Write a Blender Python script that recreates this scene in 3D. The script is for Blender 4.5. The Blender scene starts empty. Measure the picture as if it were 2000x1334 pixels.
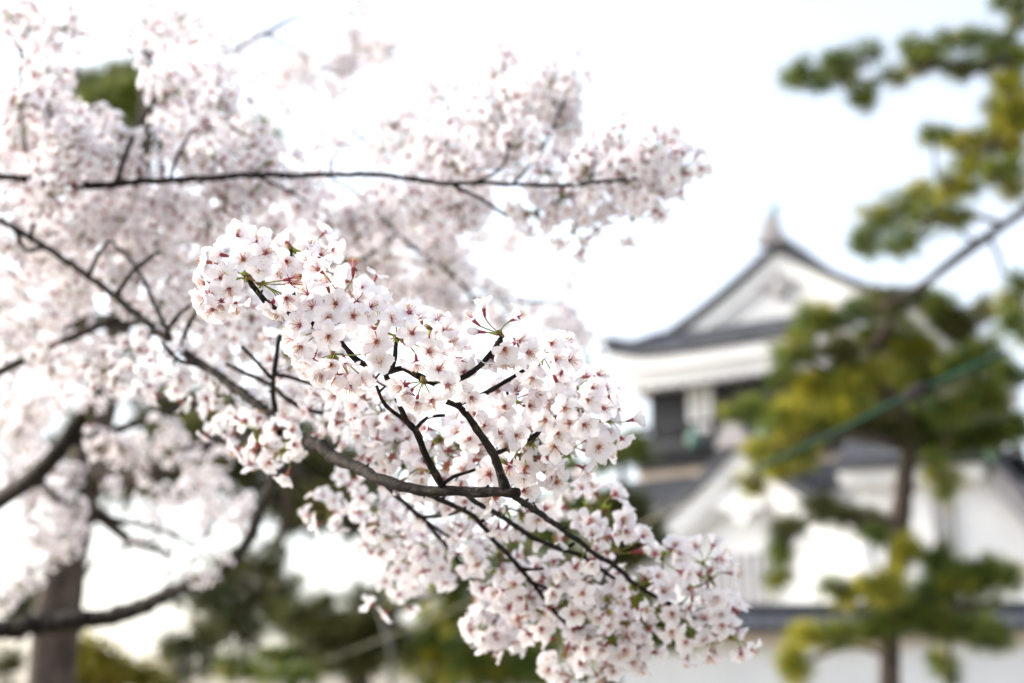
import bpy, math, random
import numpy as np
from mathutils import Vector, Matrix

SC = bpy.context.scene
COL = SC.collection
rs = np.random.RandomState(7)
random.seed(7)

# ------------------------------------------------------------------ camera, sky, sun, exposure
TH = math.radians(15.0)
FPX = 2000 * 50 / 36.0                      # focal length in photo pixels (50 mm lens)
CAM = np.array([0.0, 0.0, 1.6])
FW = np.array([0, math.cos(TH), math.sin(TH)])
UP = np.array([0, -math.sin(TH), math.cos(TH)])
RT = np.array([1.0, 0, 0])


def W(px, py, d):
    """world point seen at photo pixel (px, py), d metres along the view axis"""
    return CAM + d * ((px - 1000) / FPX * RT - (py - 667) / FPX * UP + FW)


cam_d = bpy.data.cameras.new('camera')
cam = bpy.data.objects.new('camera', cam_d)
COL.objects.link(cam)
cam.location = CAM
cam.rotation_euler = (math.radians(90) + TH, 0, 0)
cam_d.lens = 50
cam_d.sensor_width = 36
cam_d.clip_start = 0.05
cam_d.clip_end = 4000
cam_d.dof.use_dof = True
cam_d.dof.focus_distance = 1.385
cam_d.dof.aperture_fstop = 3.2
SC.camera = cam

SUN_EL, SUN_AZ = math.radians(27), math.radians(-70)      # azimuth from +Y towards +X: low sun at the left
world = bpy.data.worlds.new('World')
SC.world = world
world.use_nodes = True
wn, wl = world.node_tree.nodes, world.node_tree.links
sky = wn.new('ShaderNodeTexSky')
sky.sky_type = 'NISHITA'
sky.sun_disc = False
sky.sun_elevation = SUN_EL
sky.sun_rotation = SUN_AZ % (2 * math.pi)
sky.air_density = 1.0
sky.dust_density = 4.0
sky.ozone_density = 1.0
hsv = wn.new('ShaderNodeHueSaturation')                    # thin high cloud takes most of the blue out of the sky
hsv.inputs['Saturation'].default_value = 0.5
wl.new(sky.outputs[0], hsv.inputs['Color'])
wl.new(hsv.outputs[0], wn['Background'].inputs['Color'])
wn['Background'].inputs['Strength'].default_value = 0.15

sun_d = bpy.data.lights.new('sun', 'SUN')
sun_d.energy = 1.25
sun_d.angle = math.radians(10)
sun_d.color = (1.0, 0.89, 0.75)
sun = bpy.data.objects.new('sun', sun_d)
COL.objects.link(sun)
SDIR = Vector((math.sin(SUN_AZ) * math.cos(SUN_EL), math.cos(SUN_AZ) * math.cos(SUN_EL), math.sin(SUN_EL)))
sun.rotation_euler = SDIR.to_track_quat('Z', 'Y').to_euler()
sun.location = (-20, -8, 20)

SC.view_settings.view_transform = 'Standard'
SC.view_settings.look = 'None'
SC.view_settings.gamma = 1
SC.view_settings.exposure = 1.65
SC.render.engine = 'CYCLES'
SC.cycles.use_denoising = True
SC.cycles.max_bounces = 8
SC.cycles.diffuse_bounces = 5
SC.cycles.glossy_bounces = 2
SC.cycles.transmission_bounces = 5
SC.cycles.transparent_max_bounces = 4
SC.cycles.caustics_reflective = False
SC.cycles.caustics_refractive = False


# ------------------------------------------------------------------ materials
def new_mat(name):
    m = bpy.data.materials.new(name)
    m.use_nodes = True
    nt = m.node_tree
    return m, nt.nodes, nt.links, nt.nodes['Principled BSDF']


def ramp(n, stops):
    r = n.new('ShaderNodeValToRGB')
    els = r.color_ramp.elements
    while len(els) < len(stops):
        els.new(0.5)
    for e, (p, c) in zip(els, stops):
        e.position = p
        e.color = (*c, 1)
    return r


def noise_mat(name, c0, c1, scale=5, rough=0.8, detail=5, bump=0.0, bscale=None, lo=0.3, hi=0.7, stretch=None, spec=0.3):
    m, n, l, b = new_mat(name)
    tc = n.new('ShaderNodeTexCoord')
    src = tc.outputs['Object']
    if stretch:
        mp = n.new('ShaderNodeMapping')
        mp.inputs['Scale'].default_value = stretch
        l.new(src, mp.inputs[0])
        src = mp.outputs[0]
    t = n.new('ShaderNodeTexNoise')
    t.inputs['Scale'].default_value = scale
    t.inputs['Detail'].default_value = detail
    l.new(src, t.inputs['Vector'])
    r = ramp(n, [(lo, c0), (hi, c1)])
    l.new(t.outputs['Fac'], r.inputs[0])
    l.new(r.outputs[0], b.inputs['Base Color'])
    b.inputs['Roughness'].default_value = rough
    b.inputs['Specular IOR Level'].default_value = spec
    if bump:
        t2 = n.new('ShaderNodeTexNoise')
        t2.inputs['Scale'].default_value = bscale or scale * 3
        t2.inputs['Detail'].default_value = 6
        l.new(src, t2.inputs['Vector'])
        bp = n.new('ShaderNodeBump')
        bp.inputs['Strength'].default_value = bump
        bp.inputs['Distance'].default_value = 0.02
        l.new(t2.outputs['Fac'], bp.inputs['Height'])
        l.new(bp.outputs[0], b.inputs['Normal'])
    return m


def leafy_mat(name, stops, trans=0.35, rough=0.55):
    """thin leaf / petal: colour from the 'tint' attribute (x = along, y = random per leaf), part of the light passes through"""
    m, n, l, b = new_mat(name)
    at = n.new('ShaderNodeAttribute')
    at.attribute_name = 'tint'
    sp = n.new('ShaderNodeSeparateXYZ')
    l.new(at.outputs['Vector'], sp.inputs[0])
    r = ramp(n, stops)
    l.new(sp.outputs['Y'], r.inputs[0])
    l.new(r.outputs[0], b.inputs['Base Color'])
    b.inputs['Roughness'].default_value = rough
    b.inputs['Specular IOR Level'].default_value = 0.25
    tr = n.new('ShaderNodeBsdfTranslucent')
    l.new(r.outputs[0], tr.inputs['Color'])
    mx = n.new('ShaderNodeMixShader')
    mx.inputs[0].default_value = trans
    l.new(b.outputs[0], mx.inputs[1])
    l.new(tr.outputs[0], mx.inputs[2])
    l.new(mx.outputs[0], n['Material Output'].inputs['Surface'])
    return m


def petal_mat():
    m, n, l, b = new_mat('petal')
    at = n.new('ShaderNodeAttribute')
    at.attribute_name = 'tint'
    sp = n.new('ShaderNodeSeparateXYZ')
    l.new(at.outputs['Vector'], sp.inputs[0])
    r = ramp(n, [(0.0, (0.55, 0.16, 0.25)), (0.06, (0.78, 0.55, 0.63)), (0.14, (0.91, 0.905, 0.93)), (0.6, (0.92, 0.925, 0.95)), (1.0, (0.925, 0.905, 0.94))])
    l.new(sp.outputs['X'], r.inputs[0])
    r2 = ramp(n, [(0.0, (0.99, 0.955, 0.97)), (0.45, (1, 0.995, 0.995)), (1.0, (0.995, 0.98, 0.985))])
    l.new(sp.outputs['Y'], r2.inputs[0])
    mul = n.new('ShaderNodeMixRGB')
    mul.blend_type = 'MULTIPLY'
    mul.inputs[0].default_value = 1
    l.new(r.outputs[0], mul.inputs[1])
    l.new(r2.outputs[0], mul.inputs[2])
    # faint veins running along the petal
    mt = n.new('ShaderNodeMath')
    mt.operation = 'MULTIPLY'
    mt.inputs[1].default_value = 22
    l.new(sp.outputs['Z'], mt.inputs[0])
    sn = n.new('ShaderNodeMath')
    sn.operation = 'SINE'
    l.new(mt.outputs[0], sn.inputs[0])
    bp = n.new('ShaderNodeBump')
    bp.inputs['Strength'].default_value = 0.22
    bp.inputs['Distance'].default_value = 0.0004
    l.new(sn.outputs[0], bp.inputs['Height'])
    l.new(bp.outputs[0], b.inputs['Normal'])
    l.new(mul.outputs[0], b.inputs['Base Color'])
    b.inputs['Roughness'].default_value = 0.5
    b.inputs['Specular IOR Level'].default_value = 0.2
    tr = n.new('ShaderNodeBsdfTranslucent')
    l.new(mul.outputs[0], tr.inputs['Color'])
    mx = n.new('ShaderNodeMixShader')
    mx.inputs[0].default_value = 0.42
    l.new(b.outputs[0], mx.inputs[1])
    l.new(tr.outputs[0], mx.inputs[2])
    l.new(mx.outputs[0], n['Material Output'].inputs['Surface'])
    return m


def plain(name, c, rough=0.6, trans=0.0):
    m, n, l, b = new_mat(name)
    b.inputs['Base Color'].default_value = (*c, 1)
    b.inputs['Roughness'].default_value = rough
    b.inputs['Specular IOR Level'].default_value = 0.3
    return m


M_PETAL = petal_mat()
M_CALYX = leafy_mat('calyx', [(0.0, (0.26, 0.045, 0.05)), (0.6, (0.34, 0.07, 0.065)), (1.0, (0.30, 0.13, 0.06))], 0.1)
M_STALK = leafy_mat('flower_stalk', [(0.0, (0.20, 0.26, 0.05)), (0.6, (0.26, 0.30, 0.07)), (1.0, (0.30, 0.22, 0.08))], 0.2)
M_FILAMENT = plain('filament', (0.80, 0.48, 0.52), 0.5)
M_ANTHER = plain('anther', (0.66, 0.42, 0.07), 0.6)
M_CENTER = plain('flower_centre', (0.42, 0.045, 0.085), 0.6)
M_SCALE = noise_mat('bud_scale', (0.10, 0.055, 0.03), (0.22, 0.14, 0.05), 300, 0.7)
M_LEAF = leafy_mat('young_leaf', [(0.0, (0.20, 0.28, 0.04)), (1.0, (0.34, 0.36, 0.06))], 0.4)
FLOWER_MATS = [M_PETAL, M_CALYX, M_STALK, M_FILAMENT, M_ANTHER, M_CENTER, M_SCALE, M_LEAF]
PETAL, CALYX, STALK, FILA, ANTH, CENT, SCALE, LEAF, BARKI = range(9)


def bark_mat(name, c0, c1, c2, ring=140.0):
    m, n, l, b = new_mat(name)
    at = n.new('ShaderNodeAttribute')
    at.attribute_name = 'tint'
    tc = n.new('ShaderNodeTexCoord')
    t = n.new('ShaderNodeTexNoise')
    t.inputs['Scale'].default_value = 60
    t.inputs['Detail'].default_value = 7
    l.new(tc.outputs['Object'], t.inputs['Vector'])
    r = ramp(n, [(0.3, c0), (0.52, c1), (0.72, c2)])
    l.new(t.outputs['Fac'], r.inputs[0])
    # lenticels: short pale bands across the branch, from the length along it
    mp = n.new('ShaderNodeMapping')
    mp.inputs['Scale'].default_value = (ring, 1, 2.0)
    l.new(at.outputs['Vector'], mp.inputs[0])
    t2 = n.new('ShaderNodeTexNoise')
    t2.inputs['Scale'].default_value = 1.0
    t2.inputs['Detail'].default_value = 3
    l.new(mp.outputs[0], t2.inputs['Vector'])
    r2 = ramp(n, [(0.58, (0, 0, 0)), (0.66, (1, 1, 1))])
    l.new(t2.outputs['Fac'], r2.inputs[0])
    mx = n.new('ShaderNodeMixRGB')
    l.new(r2.outputs[0], mx.inputs[0])
    l.new(r.outputs[0], mx.inputs[1])
    mx.inputs[2].default_value = (c2[0] * 1.6, c2[1] * 1.5, c2[2] * 1.35, 1)
    l.new(mx.outputs[0], b.inputs['Base Color'])
    ad = n.new('ShaderNodeMath')
    ad.operation = 'ADD'
    l.new(t.outputs['Fac'], ad.inputs[0])
    l.new(t2.outputs['Fac'], ad.inputs[1])
    bp = n.new('ShaderNodeBump')
    bp.inputs['Strength'].default_value = 0.7
    bp.inputs['Distance'].default_value = 0.003
    l.new(ad.outputs[0], bp.inputs['Height'])
    l.new(bp.outputs[0], b.inputs['Normal'])
    b.inputs['Roughness'].default_value = 0.75
    b.inputs['Specular IOR Level'].default_value = 0.12
    return m


M_BARK = bark_mat('cherry_bark', (0.006, 0.0045, 0.004), (0.011, 0.0085, 0.0072), (0.030, 0.023, 0.019))
FLOWER_MATS.append(M_BARK)
M_PBARK = noise_mat('pine_bark', (0.032, 0.025, 0.021), (0.11, 0.085, 0.07), 14, 0.9, bump=0.8, bscale=30, stretch=(1, 1, 0.35))
M_NEEDLE = leafy_mat('pine_needle', [(0.0, (0.045, 0.085, 0.02)), (0.5, (0.11, 0.165, 0.03)), (1.0, (0.24, 0.25, 0.035))], 0.25, 0.5)
M_NEEDLE_SUN = leafy_mat('sunlit_pine_needle', [(0.0, (0.13, 0.155, 0.025)), (0.45, (0.33, 0.33, 0.035)), (1.0, (0.52, 0.45, 0.04))], 0.3, 0.5)  # sunlight on the pads put into the needle colour as yellow
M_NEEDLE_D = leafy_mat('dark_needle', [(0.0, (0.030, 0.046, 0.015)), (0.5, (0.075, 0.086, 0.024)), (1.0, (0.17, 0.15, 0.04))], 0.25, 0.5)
M_SHRUB = leafy_mat('shrub_leaf', [(0.0, (0.10, 0.12, 0.015)), (0.5, (0.24, 0.22, 0.025)), (1.0, (0.38, 0.32, 0.04))], 0.35, 0.5)


# ------------------------------------------------------------------ geometry containers (numpy)
class Geo:
    """vertices V, tint T (3 per vertex), loops L, loop totals N, material per face M"""
    def __init__(s):
        s.V, s.T, s.L, s.N, s.M, s.nv = [], [], [], [], [], 0

    def add(s, V, faces, mat=0, T=None):
        V = np.asarray(V, float)
        s.V.append(V)
        s.T.append(np.zeros((len(V), 3)) if T is None else np.asarray(T, float))
        for f in faces:
            s.L.append(np.asarray(f, int) + s.nv)
        s.N.append(np.array([len(f) for f in faces], int))
        s.M.append(np.full(len(faces), mat, int) if np.isscalar(mat) else np.asarray(mat, int))
        s.nv += len(V)
        return s

    def done(s):
        r = Geo()
        if s.V:
            r.V, r.T = [np.concatenate(s.V)], [np.concatenate(s.T)]
            r.L, r.N, r.M, r.nv = [np.concatenate(s.L)], [np.concatenate(s.N)], [np.concatenate(s.M)], s.nv
        return r

    def put(s, g, R=None, t=None, rnd=None):
        """append a finished Geo, moved by R (3x3, may scale) and t"""
        if not g.V:
            return s
        V = g.V[0]
        if R is not None:
            V = V @ np.asarray(R).T
        if t is not None:
            V = V + np.asarray(t)
        T = g.T[0]
        if rnd is not None:
            T = T.copy()
            T[:, 1] = np.mod(T[:, 1] + rnd, 1.0)
        s.V.append(V); s.T.append(T); s.L.append(g.L[0] + s.nv); s.N.append(g.N[0]); s.M.append(g.M[0])
        s.nv += len(V)
        return s

    def mesh(s, name, mats, smooth=True):
        g = s.done()
        V, T, L, N, M = g.V[0], g.T[0], g.L[0], g.N[0], g.M[0]
        me = bpy.data.meshes.new(name)
        me.vertices.add(len(V))
        me.vertices.foreach_set('co', V.astype(np.float32).ravel())
        me.loops.add(len(L))
        me.loops.foreach_set('vertex_index', L.astype(np.int32))
        me.polygons.add(len(N))
        st = np.concatenate([[0], np.cumsum(N)[:-1]]).astype(np.int32)
        me.polygons.foreach_set('loop_start', st)
        me.polygons.foreach_set('loop_total', N.astype(np.int32))
        used = sorted(set(M.tolist()))
        idx = {u: i for i, u in enumerate(used)}
        for u in used:
            me.materials.append(mats[u])
        me.polygons.foreach_set('material_index', np.array([idx[u] for u in M.tolist()], np.int32))
        me.polygons.foreach_set('use_smooth', np.full(len(N), smooth, bool))
        a = me.attributes.new('tint', 'FLOAT_VECTOR', 'POINT')
        a.data.foreach_set('vector', T.astype(np.float32).ravel())
        me.update(calc_edges=True)
        return me


def link(name, me, parent=None, loc=None):
    o = bpy.data.objects.new(name, me)
    COL.objects.link(o)
    if parent is not None:
        o.parent = parent
    if loc is not None:
        o.location = loc
    return o


def tag(o, label=None, cat=None, group=None, kind=None):
    for k, v in (('label', label), ('category', cat), ('group', group), ('kind', kind)):
        if v:
            o[k] = v
    return o


def thing(name, label, cat, loc, group=None):
    o = bpy.data.objects.new(name, None)
    COL.objects.link(o)
    o.location = loc
    o.empty_display_size = 0.1
    return tag(o, label, cat, group)


def unit(v):
    v = np.asarray(v, float)
    return v / (np.linalg.norm(v) + 1e-12)


def frame(z, spin=0.0):
    """rotation matrix whose z column is the given direction"""
    z = unit(z)
    a = np.array([0, 0, 1.0]) if abs(z[2]) < 0.9 else np.array([1.0, 0, 0])
    x = unit(np.cross(a, z))
    y = np.cross(z, x)
    c, s = math.cos(spin), math.sin(spin)
    return np.stack([c * x + s * y, -s * x + c * y, z], 1)


def smooth_path(P, r, step):
    """Catmull-Rom through P with radii r, sampled about every step metres"""
    P = np.asarray(P, float)
    r = np.asarray(r, float)
    if len(P) < 3:
        n = max(2, int(np.linalg.norm(P[-1] - P[0]) / step) + 1)
        t = np.linspace(0, 1, n)[:, None]
        return P[0] * (1 - t) + P[-1] * t, np.interp(t[:, 0], [0, 1], [r[0], r[-1]])
    E = np.vstack([2 * P[0] - P[1], P, 2 * P[-1] - P[-2]])
    out, ro = [], []
    for i in range(len(P) - 1):
        p0, p1, p2, p3 = E[i:i + 4]
        n = max(1, int(np.linalg.norm(p2 - p1) / step))
        for k in range(n):
            t = k / n
            out.append(0.5 * (2 * p1 + (p2 - p0) * t + (2 * p0 - 5 * p1 + 4 * p2 - p3) * t * t + (3 * p1 - p0 - 3 * p2 + p3) * t ** 3))
            ro.append(r[i] * (1 - t) + r[i + 1] * t)
    out.append(P[-1]); ro.append(r[-1])
    return np.array(out), np.array(ro)


def tube(g, P, r, ns=6, mat=0, knob=0.0, cap=True, rnd=0.5):
    """tube along the points P with radii r"""
    P = np.asarray(P, float)
    n = len(P)
    tn = np.gradient(P, axis=0)
    tn /= np.linalg.norm(tn, axis=1)[:, None] + 1e-12
    x = unit(np.cross(tn[0], [0.3, 0.2, 0.93] if abs(tn[0][2]) < 0.9 else [1, 0, 0]))
    V, T = [], []
    ang = np.arange(ns) * 2 * math.pi / ns
    ln = np.concatenate([[0], np.cumsum(np.linalg.norm(np.diff(P, axis=0), axis=1))])
    for i in range(n):
        x = unit(x - tn[i] * (x @ tn[i]))
        y = np.cross(tn[i], x)
        rr = r[i] * (1 + (knob * rs.randn(ns) * 0.5 + knob * rs.randn() * 0.7 if knob else 0))
        V.append(P[i] + np.outer(np.cos(ang) * rr, x) + np.outer(np.sin(ang) * rr, y))
        T.append(np.stack([np.full(ns, ln[i]), np.full(ns, rnd), np.cos(ang)], 1))
    V = np.concatenate(V); T = np.concatenate(T)
    F = [(i * ns + k, i * ns + (k + 1) % ns, (i + 1) * ns + (k + 1) % ns, (i + 1) * ns + k) for i in range(n - 1) for k in range(ns)]
    if cap:
        F.append(tuple(range(ns))[::-1]); F.append(tuple((n - 1) * ns + k for k in range(ns)))
    g.add(V, F, mat, T)


# ------------------------------------------------------------------ one blossom
def petal_geo(g, ang, el, L, Wd, nu, nv, cup, curl, rnd, notch=0.12):
    ts = np.linspace(0, 1, nu + 1)
    ss = np.linspace(-1, 1, nv + 1)
    V, T = [], []
    tw = rs.uniform(-0.25, 0.25)
    for t in ts:
        w = Wd * (0.10 + 0.90 * math.sin(math.pi * min(1, 0.5 * (t / 0.62) if t < 0.62 else 0.5 + 0.36 * (t - 0.62) / 0.38)))
        a = el + curl * (t - 0.3)
        for s in ss:
            ll = t - (notch * (1 - abs(s)) ** 2 + 0.20 * s * s) * max(0, (t - 0.5) / 0.5) ** 2
            y = s * w
            rad = 0.0014 + L * ll
            up = cup * (y * y) / Wd + tw * y * t + rs.normal(0, 0.00022) * (nu > 3) * t
            ro = rad * math.cos(a) - up * math.sin(a)
            z = rad * math.sin(a) + up * math.cos(a)
            V.append((ro * math.cos(ang) - y * math.sin(ang), ro * math.sin(ang) + y * math.cos(ang), z))
            T.append((t, rnd, s))
    m = nv + 1
    F = [(i * m + k, i * m + k + 1, (i + 1) * m + k + 1, (i + 1) * m + k) for i in range(nu) for k in range(nv)]
    g.add(V, F, PETAL, T)


def blossom_geo(hi, kind='f', stalk=None):
    """cherry blossom facing +Z, its base at the origin, about 33 mm across.  kind f open, w petals fallen, b bud"""
    g = Geo()
    rnd = rs.rand()
    D = 0.0178 * rs.uniform(0.92, 1.06)
    if kind == 'f':
        op = rs.uniform(0.15, 0.85)
        for k in range(5):
            ang = k * 2 * math.pi / 5 + rs.uniform(-0.1, 0.1)
            petal_geo(g, ang, op + rs.uniform(-0.2, 0.24), D * rs.uniform(0.93, 1.05), 0.0064 * rs.uniform(0.9, 1.08), 6 if hi else 3, 6 if hi else 2,
                      rs.uniform(0.15, 0.75), rs.uniform(-0.8, 0.25), rnd, rs.uniform(0.06, 0.16))
        # crimson throat
        n = 8
        cr = 0.0021 if hi else 0.0018
        ang = np.arange(n) * 2 * math.pi / n
        rr = cr * np.where(np.arange(n) % 2, 0.55, 1.15)
        V = np.vstack([[0, 0, 0.0012], np.stack([rr * np.cos(ang), rr * np.sin(ang), np.full(n, 0.0030)], 1)])
        g.add(V, [(0, 1 + k, 1 + (k + 1) % n) for k in range(n)], CENT)
    elif kind == 'b':
        tube(g, [(0, 0, 0), (0, 0, .003), (0, 0, .007), (0, 0, .0105), (0, 0, .012)], [.0018, .0036, .0042, .0026, .0004], 8, PETAL)
        g.T[-1][:, 0] = 0.5
    if hi:
        if kind != 'b':
            yel = rs.rand() < 0.4
            for k in range(20):
                a, sp = rs.uniform(0, 6.28), rs.uniform(0.05, 0.75)
                L = rs.uniform(0.006, 0.0105)
                d = np.array([math.sin(sp) * math.cos(a), math.sin(sp) * math.sin(a), math.cos(sp)])
                p0 = np.array([math.cos(a) * 0.001, math.sin(a) * 0.001, 0.0012])
                tip = p0 + d * L
                tube(g, [p0, p0 + d * L * 0.5 + [0, 0, 0.0004], tip], [0.00026, 0.00018, 0.00014], 3, CENT if rs.rand() < (.2 if yel else .55) else FILA, cap=False)
                q = 0.0006
                g.add([tip + [q, 0, 0], tip + [-q, 0, 0], tip + [0, q, 0], tip + [0, -q, 0], tip + [0, 0, q], tip - [0, 0, q]],
                      [(0, 2, 4), (2, 1, 4), (1, 3, 4), (3, 0, 4), (2, 0, 5), (1, 2, 5), (3, 1, 5), (0, 3, 5)], ANTH)
            tube(g, [(0, 0, 0), (0, 0, 0.012)], [0.0003, 0.0002], 4, STALK, cap=False)
    else:
        for k in range(5):
            a, sp = rs.uniform(0, 6.28), rs.uniform(0.1, 0.7)
            L = rs.uniform(0.006, 0.009)
            d = np.array([math.sin(sp) * math.cos(a), math.sin(sp) * math.sin(a), math.cos(sp)])
            x = np.array([-math.sin(a), math.cos(a), 0]) * 0.0005
            g.add([x, -x, d * L], [(0, 1, 2)], FILA)
            t = d * L
            g.add([t + x * 2, t - x * 2, t + d * 0.0012], [(0, 1, 2)], ANTH)
    # calyx tube and five sepals behind the petals
    ns = 6 if hi else 4
    tube(g, [(0, 0, .0016), (0, 0, -.0005), (0, 0, -.004), (0, 0, -.0075)], [.0022, .0019, .0017, .0009], ns, CALYX, rnd=rnd)
    for k in range(5):
        a = (k + 0.5) * 2 * math.pi / 5
        c, s = math.cos(a), math.sin(a)
        el = -0.15 if kind == 'w' else rs.uniform(0.0, 0.25)
        L = 0.0062
        V = [(0.0015 * c - 0.0013 * s, 0.0015 * s + 0.0013 * c, 0), (0.0015 * c + 0.0013 * s, 0.0015 * s - 0.0013 * c, 0),
             ((.0015 + L * .5) * c + .0012 * s, (.0015 + L * .5) * s - .0012 * c, L * .5 * el),
             ((.0015 + L) * c, (.0015 + L) * s, L * el), ((.0015 + L * .5) * c - .0012 * s, (.0015 + L * .5) * s + .0012 * c, L * .5 * el)]
        g.add(V, [(0, 1, 2, 3, 4)], CALYX, [(0, rnd, 0)] * 5)
    return g.done()


HI = [blossom_geo(True) for _ in range(14)]
HI_B = [blossom_geo(True, 'b') for _ in range(2)]
HI_W = [blossom_geo(True, 'w') for _ in range(2)]
LO = [blossom_geo(False) for _ in range(18)]
HI_ME = {'f': [b.mesh('blossom', FLOWER_MATS) for b in HI], 'b': [b.mesh('blossom', FLOWER_MATS) for b in HI_B], 'w': [b.mesh('blossom', FLOWER_MATS) for b in HI_W]}


def bud_scales(g, R, hi=True, green=True):
    """brown scales and a few green leaflets at the foot of an umbel that opens along the z column of R"""
    for k in range(9 if hi else 4):
        d = R @ unit([rs.normal(0, .6), rs.normal(0, .6), rs.uniform(0.2, 1)])
        L = rs.uniform(0.004, 0.008)
        Q = frame(d, rs.uniform(0, 6))
        w = 0.0018
        V = np.array([(-w * .6, 0, 0), (w * .6, 0, 0), (w, .0006, L * .5), (0, 0, L), (-w, .0006, L * .5)]) @ Q.T
        y = rs.rand()
        g.add(V, [(0, 1, 2, 3, 4)], LEAF if (green and rs.rand() < 0.45) else SCALE, [(0, y, 0)] * 5)
    tube(g, [-(R[:, 2]) * 0.006, R[:, 2] * 0.001, R[:, 2] * 0.004], [.0022, .0027, .0012], 6 if hi else 4, SCALE)
    if hi and green:
        for k in range(rs.randint(1, 4)):
            d = R @ unit([rs.normal(0, .8), rs.normal(0, .8), 1])
            Q = frame(d, rs.uniform(0, 6))
            L, w = rs.uniform(.008, .016), rs.uniform(.002, .0035)
            V = np.array([(0, 0, 0), (w, 0, L * .4), (0, .001, L), (-w, 0, L * .4), (0, -.001, L * .4)]) @ Q.T
            g.add(V, [(0, 1, 4), (1, 2, 4), (2, 3, 4), (3, 0, 4)], LEAF, [(0, rs.rand(), 0)] * 5)


def stalk_geo(g, p0, p1, d1, hi=True, d0=None):
    """flower stalk from the bud p0 to the blossom base p1, arriving along d1"""
    L = np.linalg.norm(p1 - p0)
    c = p1 - d1 * L * 0.5
    if d0 is not None:
        c = 0.5 * c + 0.5 * (p0 + d0 * L * 0.5)
    t = np.linspace(0, 1, 8 if hi else 4)[:, None]
    P = (1 - t) ** 2 * p0 + 2 * t * (1 - t) * c + t * t * p1
    y = rs.rand()
    tube(g, P, np.linspace(.00055, .0008, len(P)), 5 if hi else 3, STALK, cap=False, rnd=y)


def umbel_geo(hi, n):
    """umbel of n blossoms opening along +Z from a bud at the origin"""
    g = Geo()
    bud_scales(g, np.eye(3), hi)
    ga = 2.39996
    ph = rs.uniform(0, 6)
    for k in range(n):
        pol = math.radians(12 + 92 * math.sqrt((k + .5) / n)) + rs.normal(0, .12)
        az = ph + k * ga + rs.normal(0, .15)
        d = np.array([math.sin(pol) * math.cos(az), math.sin(pol) * math.sin(az), math.cos(pol)])
        L = rs.uniform(.022, .034)
        base = d * L
        face = unit(d + rs.normal(0, .28, 3))
        kind = 'f'
        lib = HI if hi else LO
        b = lib[rs.randint(len(lib))]
        if hi and rs.rand() < .13:
            b = (HI_B + HI_W)[rs.randint(4)]
        stalk_geo(g, np.zeros(3), base - face * .0075, face, hi)
        g.put(b, frame(face, rs.uniform(0, 6)), base, rs.rand())
    return g.done()


UM_HI = [umbel_geo(True, n) for n in (5, 6, 6, 7, 5, 6)]
UM_LO = [umbel_geo(False, n) for n in (5, 6, 7, 6, 7, 6, 5, 8)]
UM_HI_ME = [u.mesh('blossom_cluster', FLOWER_MATS) for u in UM_HI]
UM_LO_ME = [u.mesh('blossom_cluster', FLOWER_MATS) for u in UM_LO]


# ------------------------------------------------------------------ cherry trees
def pxr(rpx, d):
    return rpx * d / FPX


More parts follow.
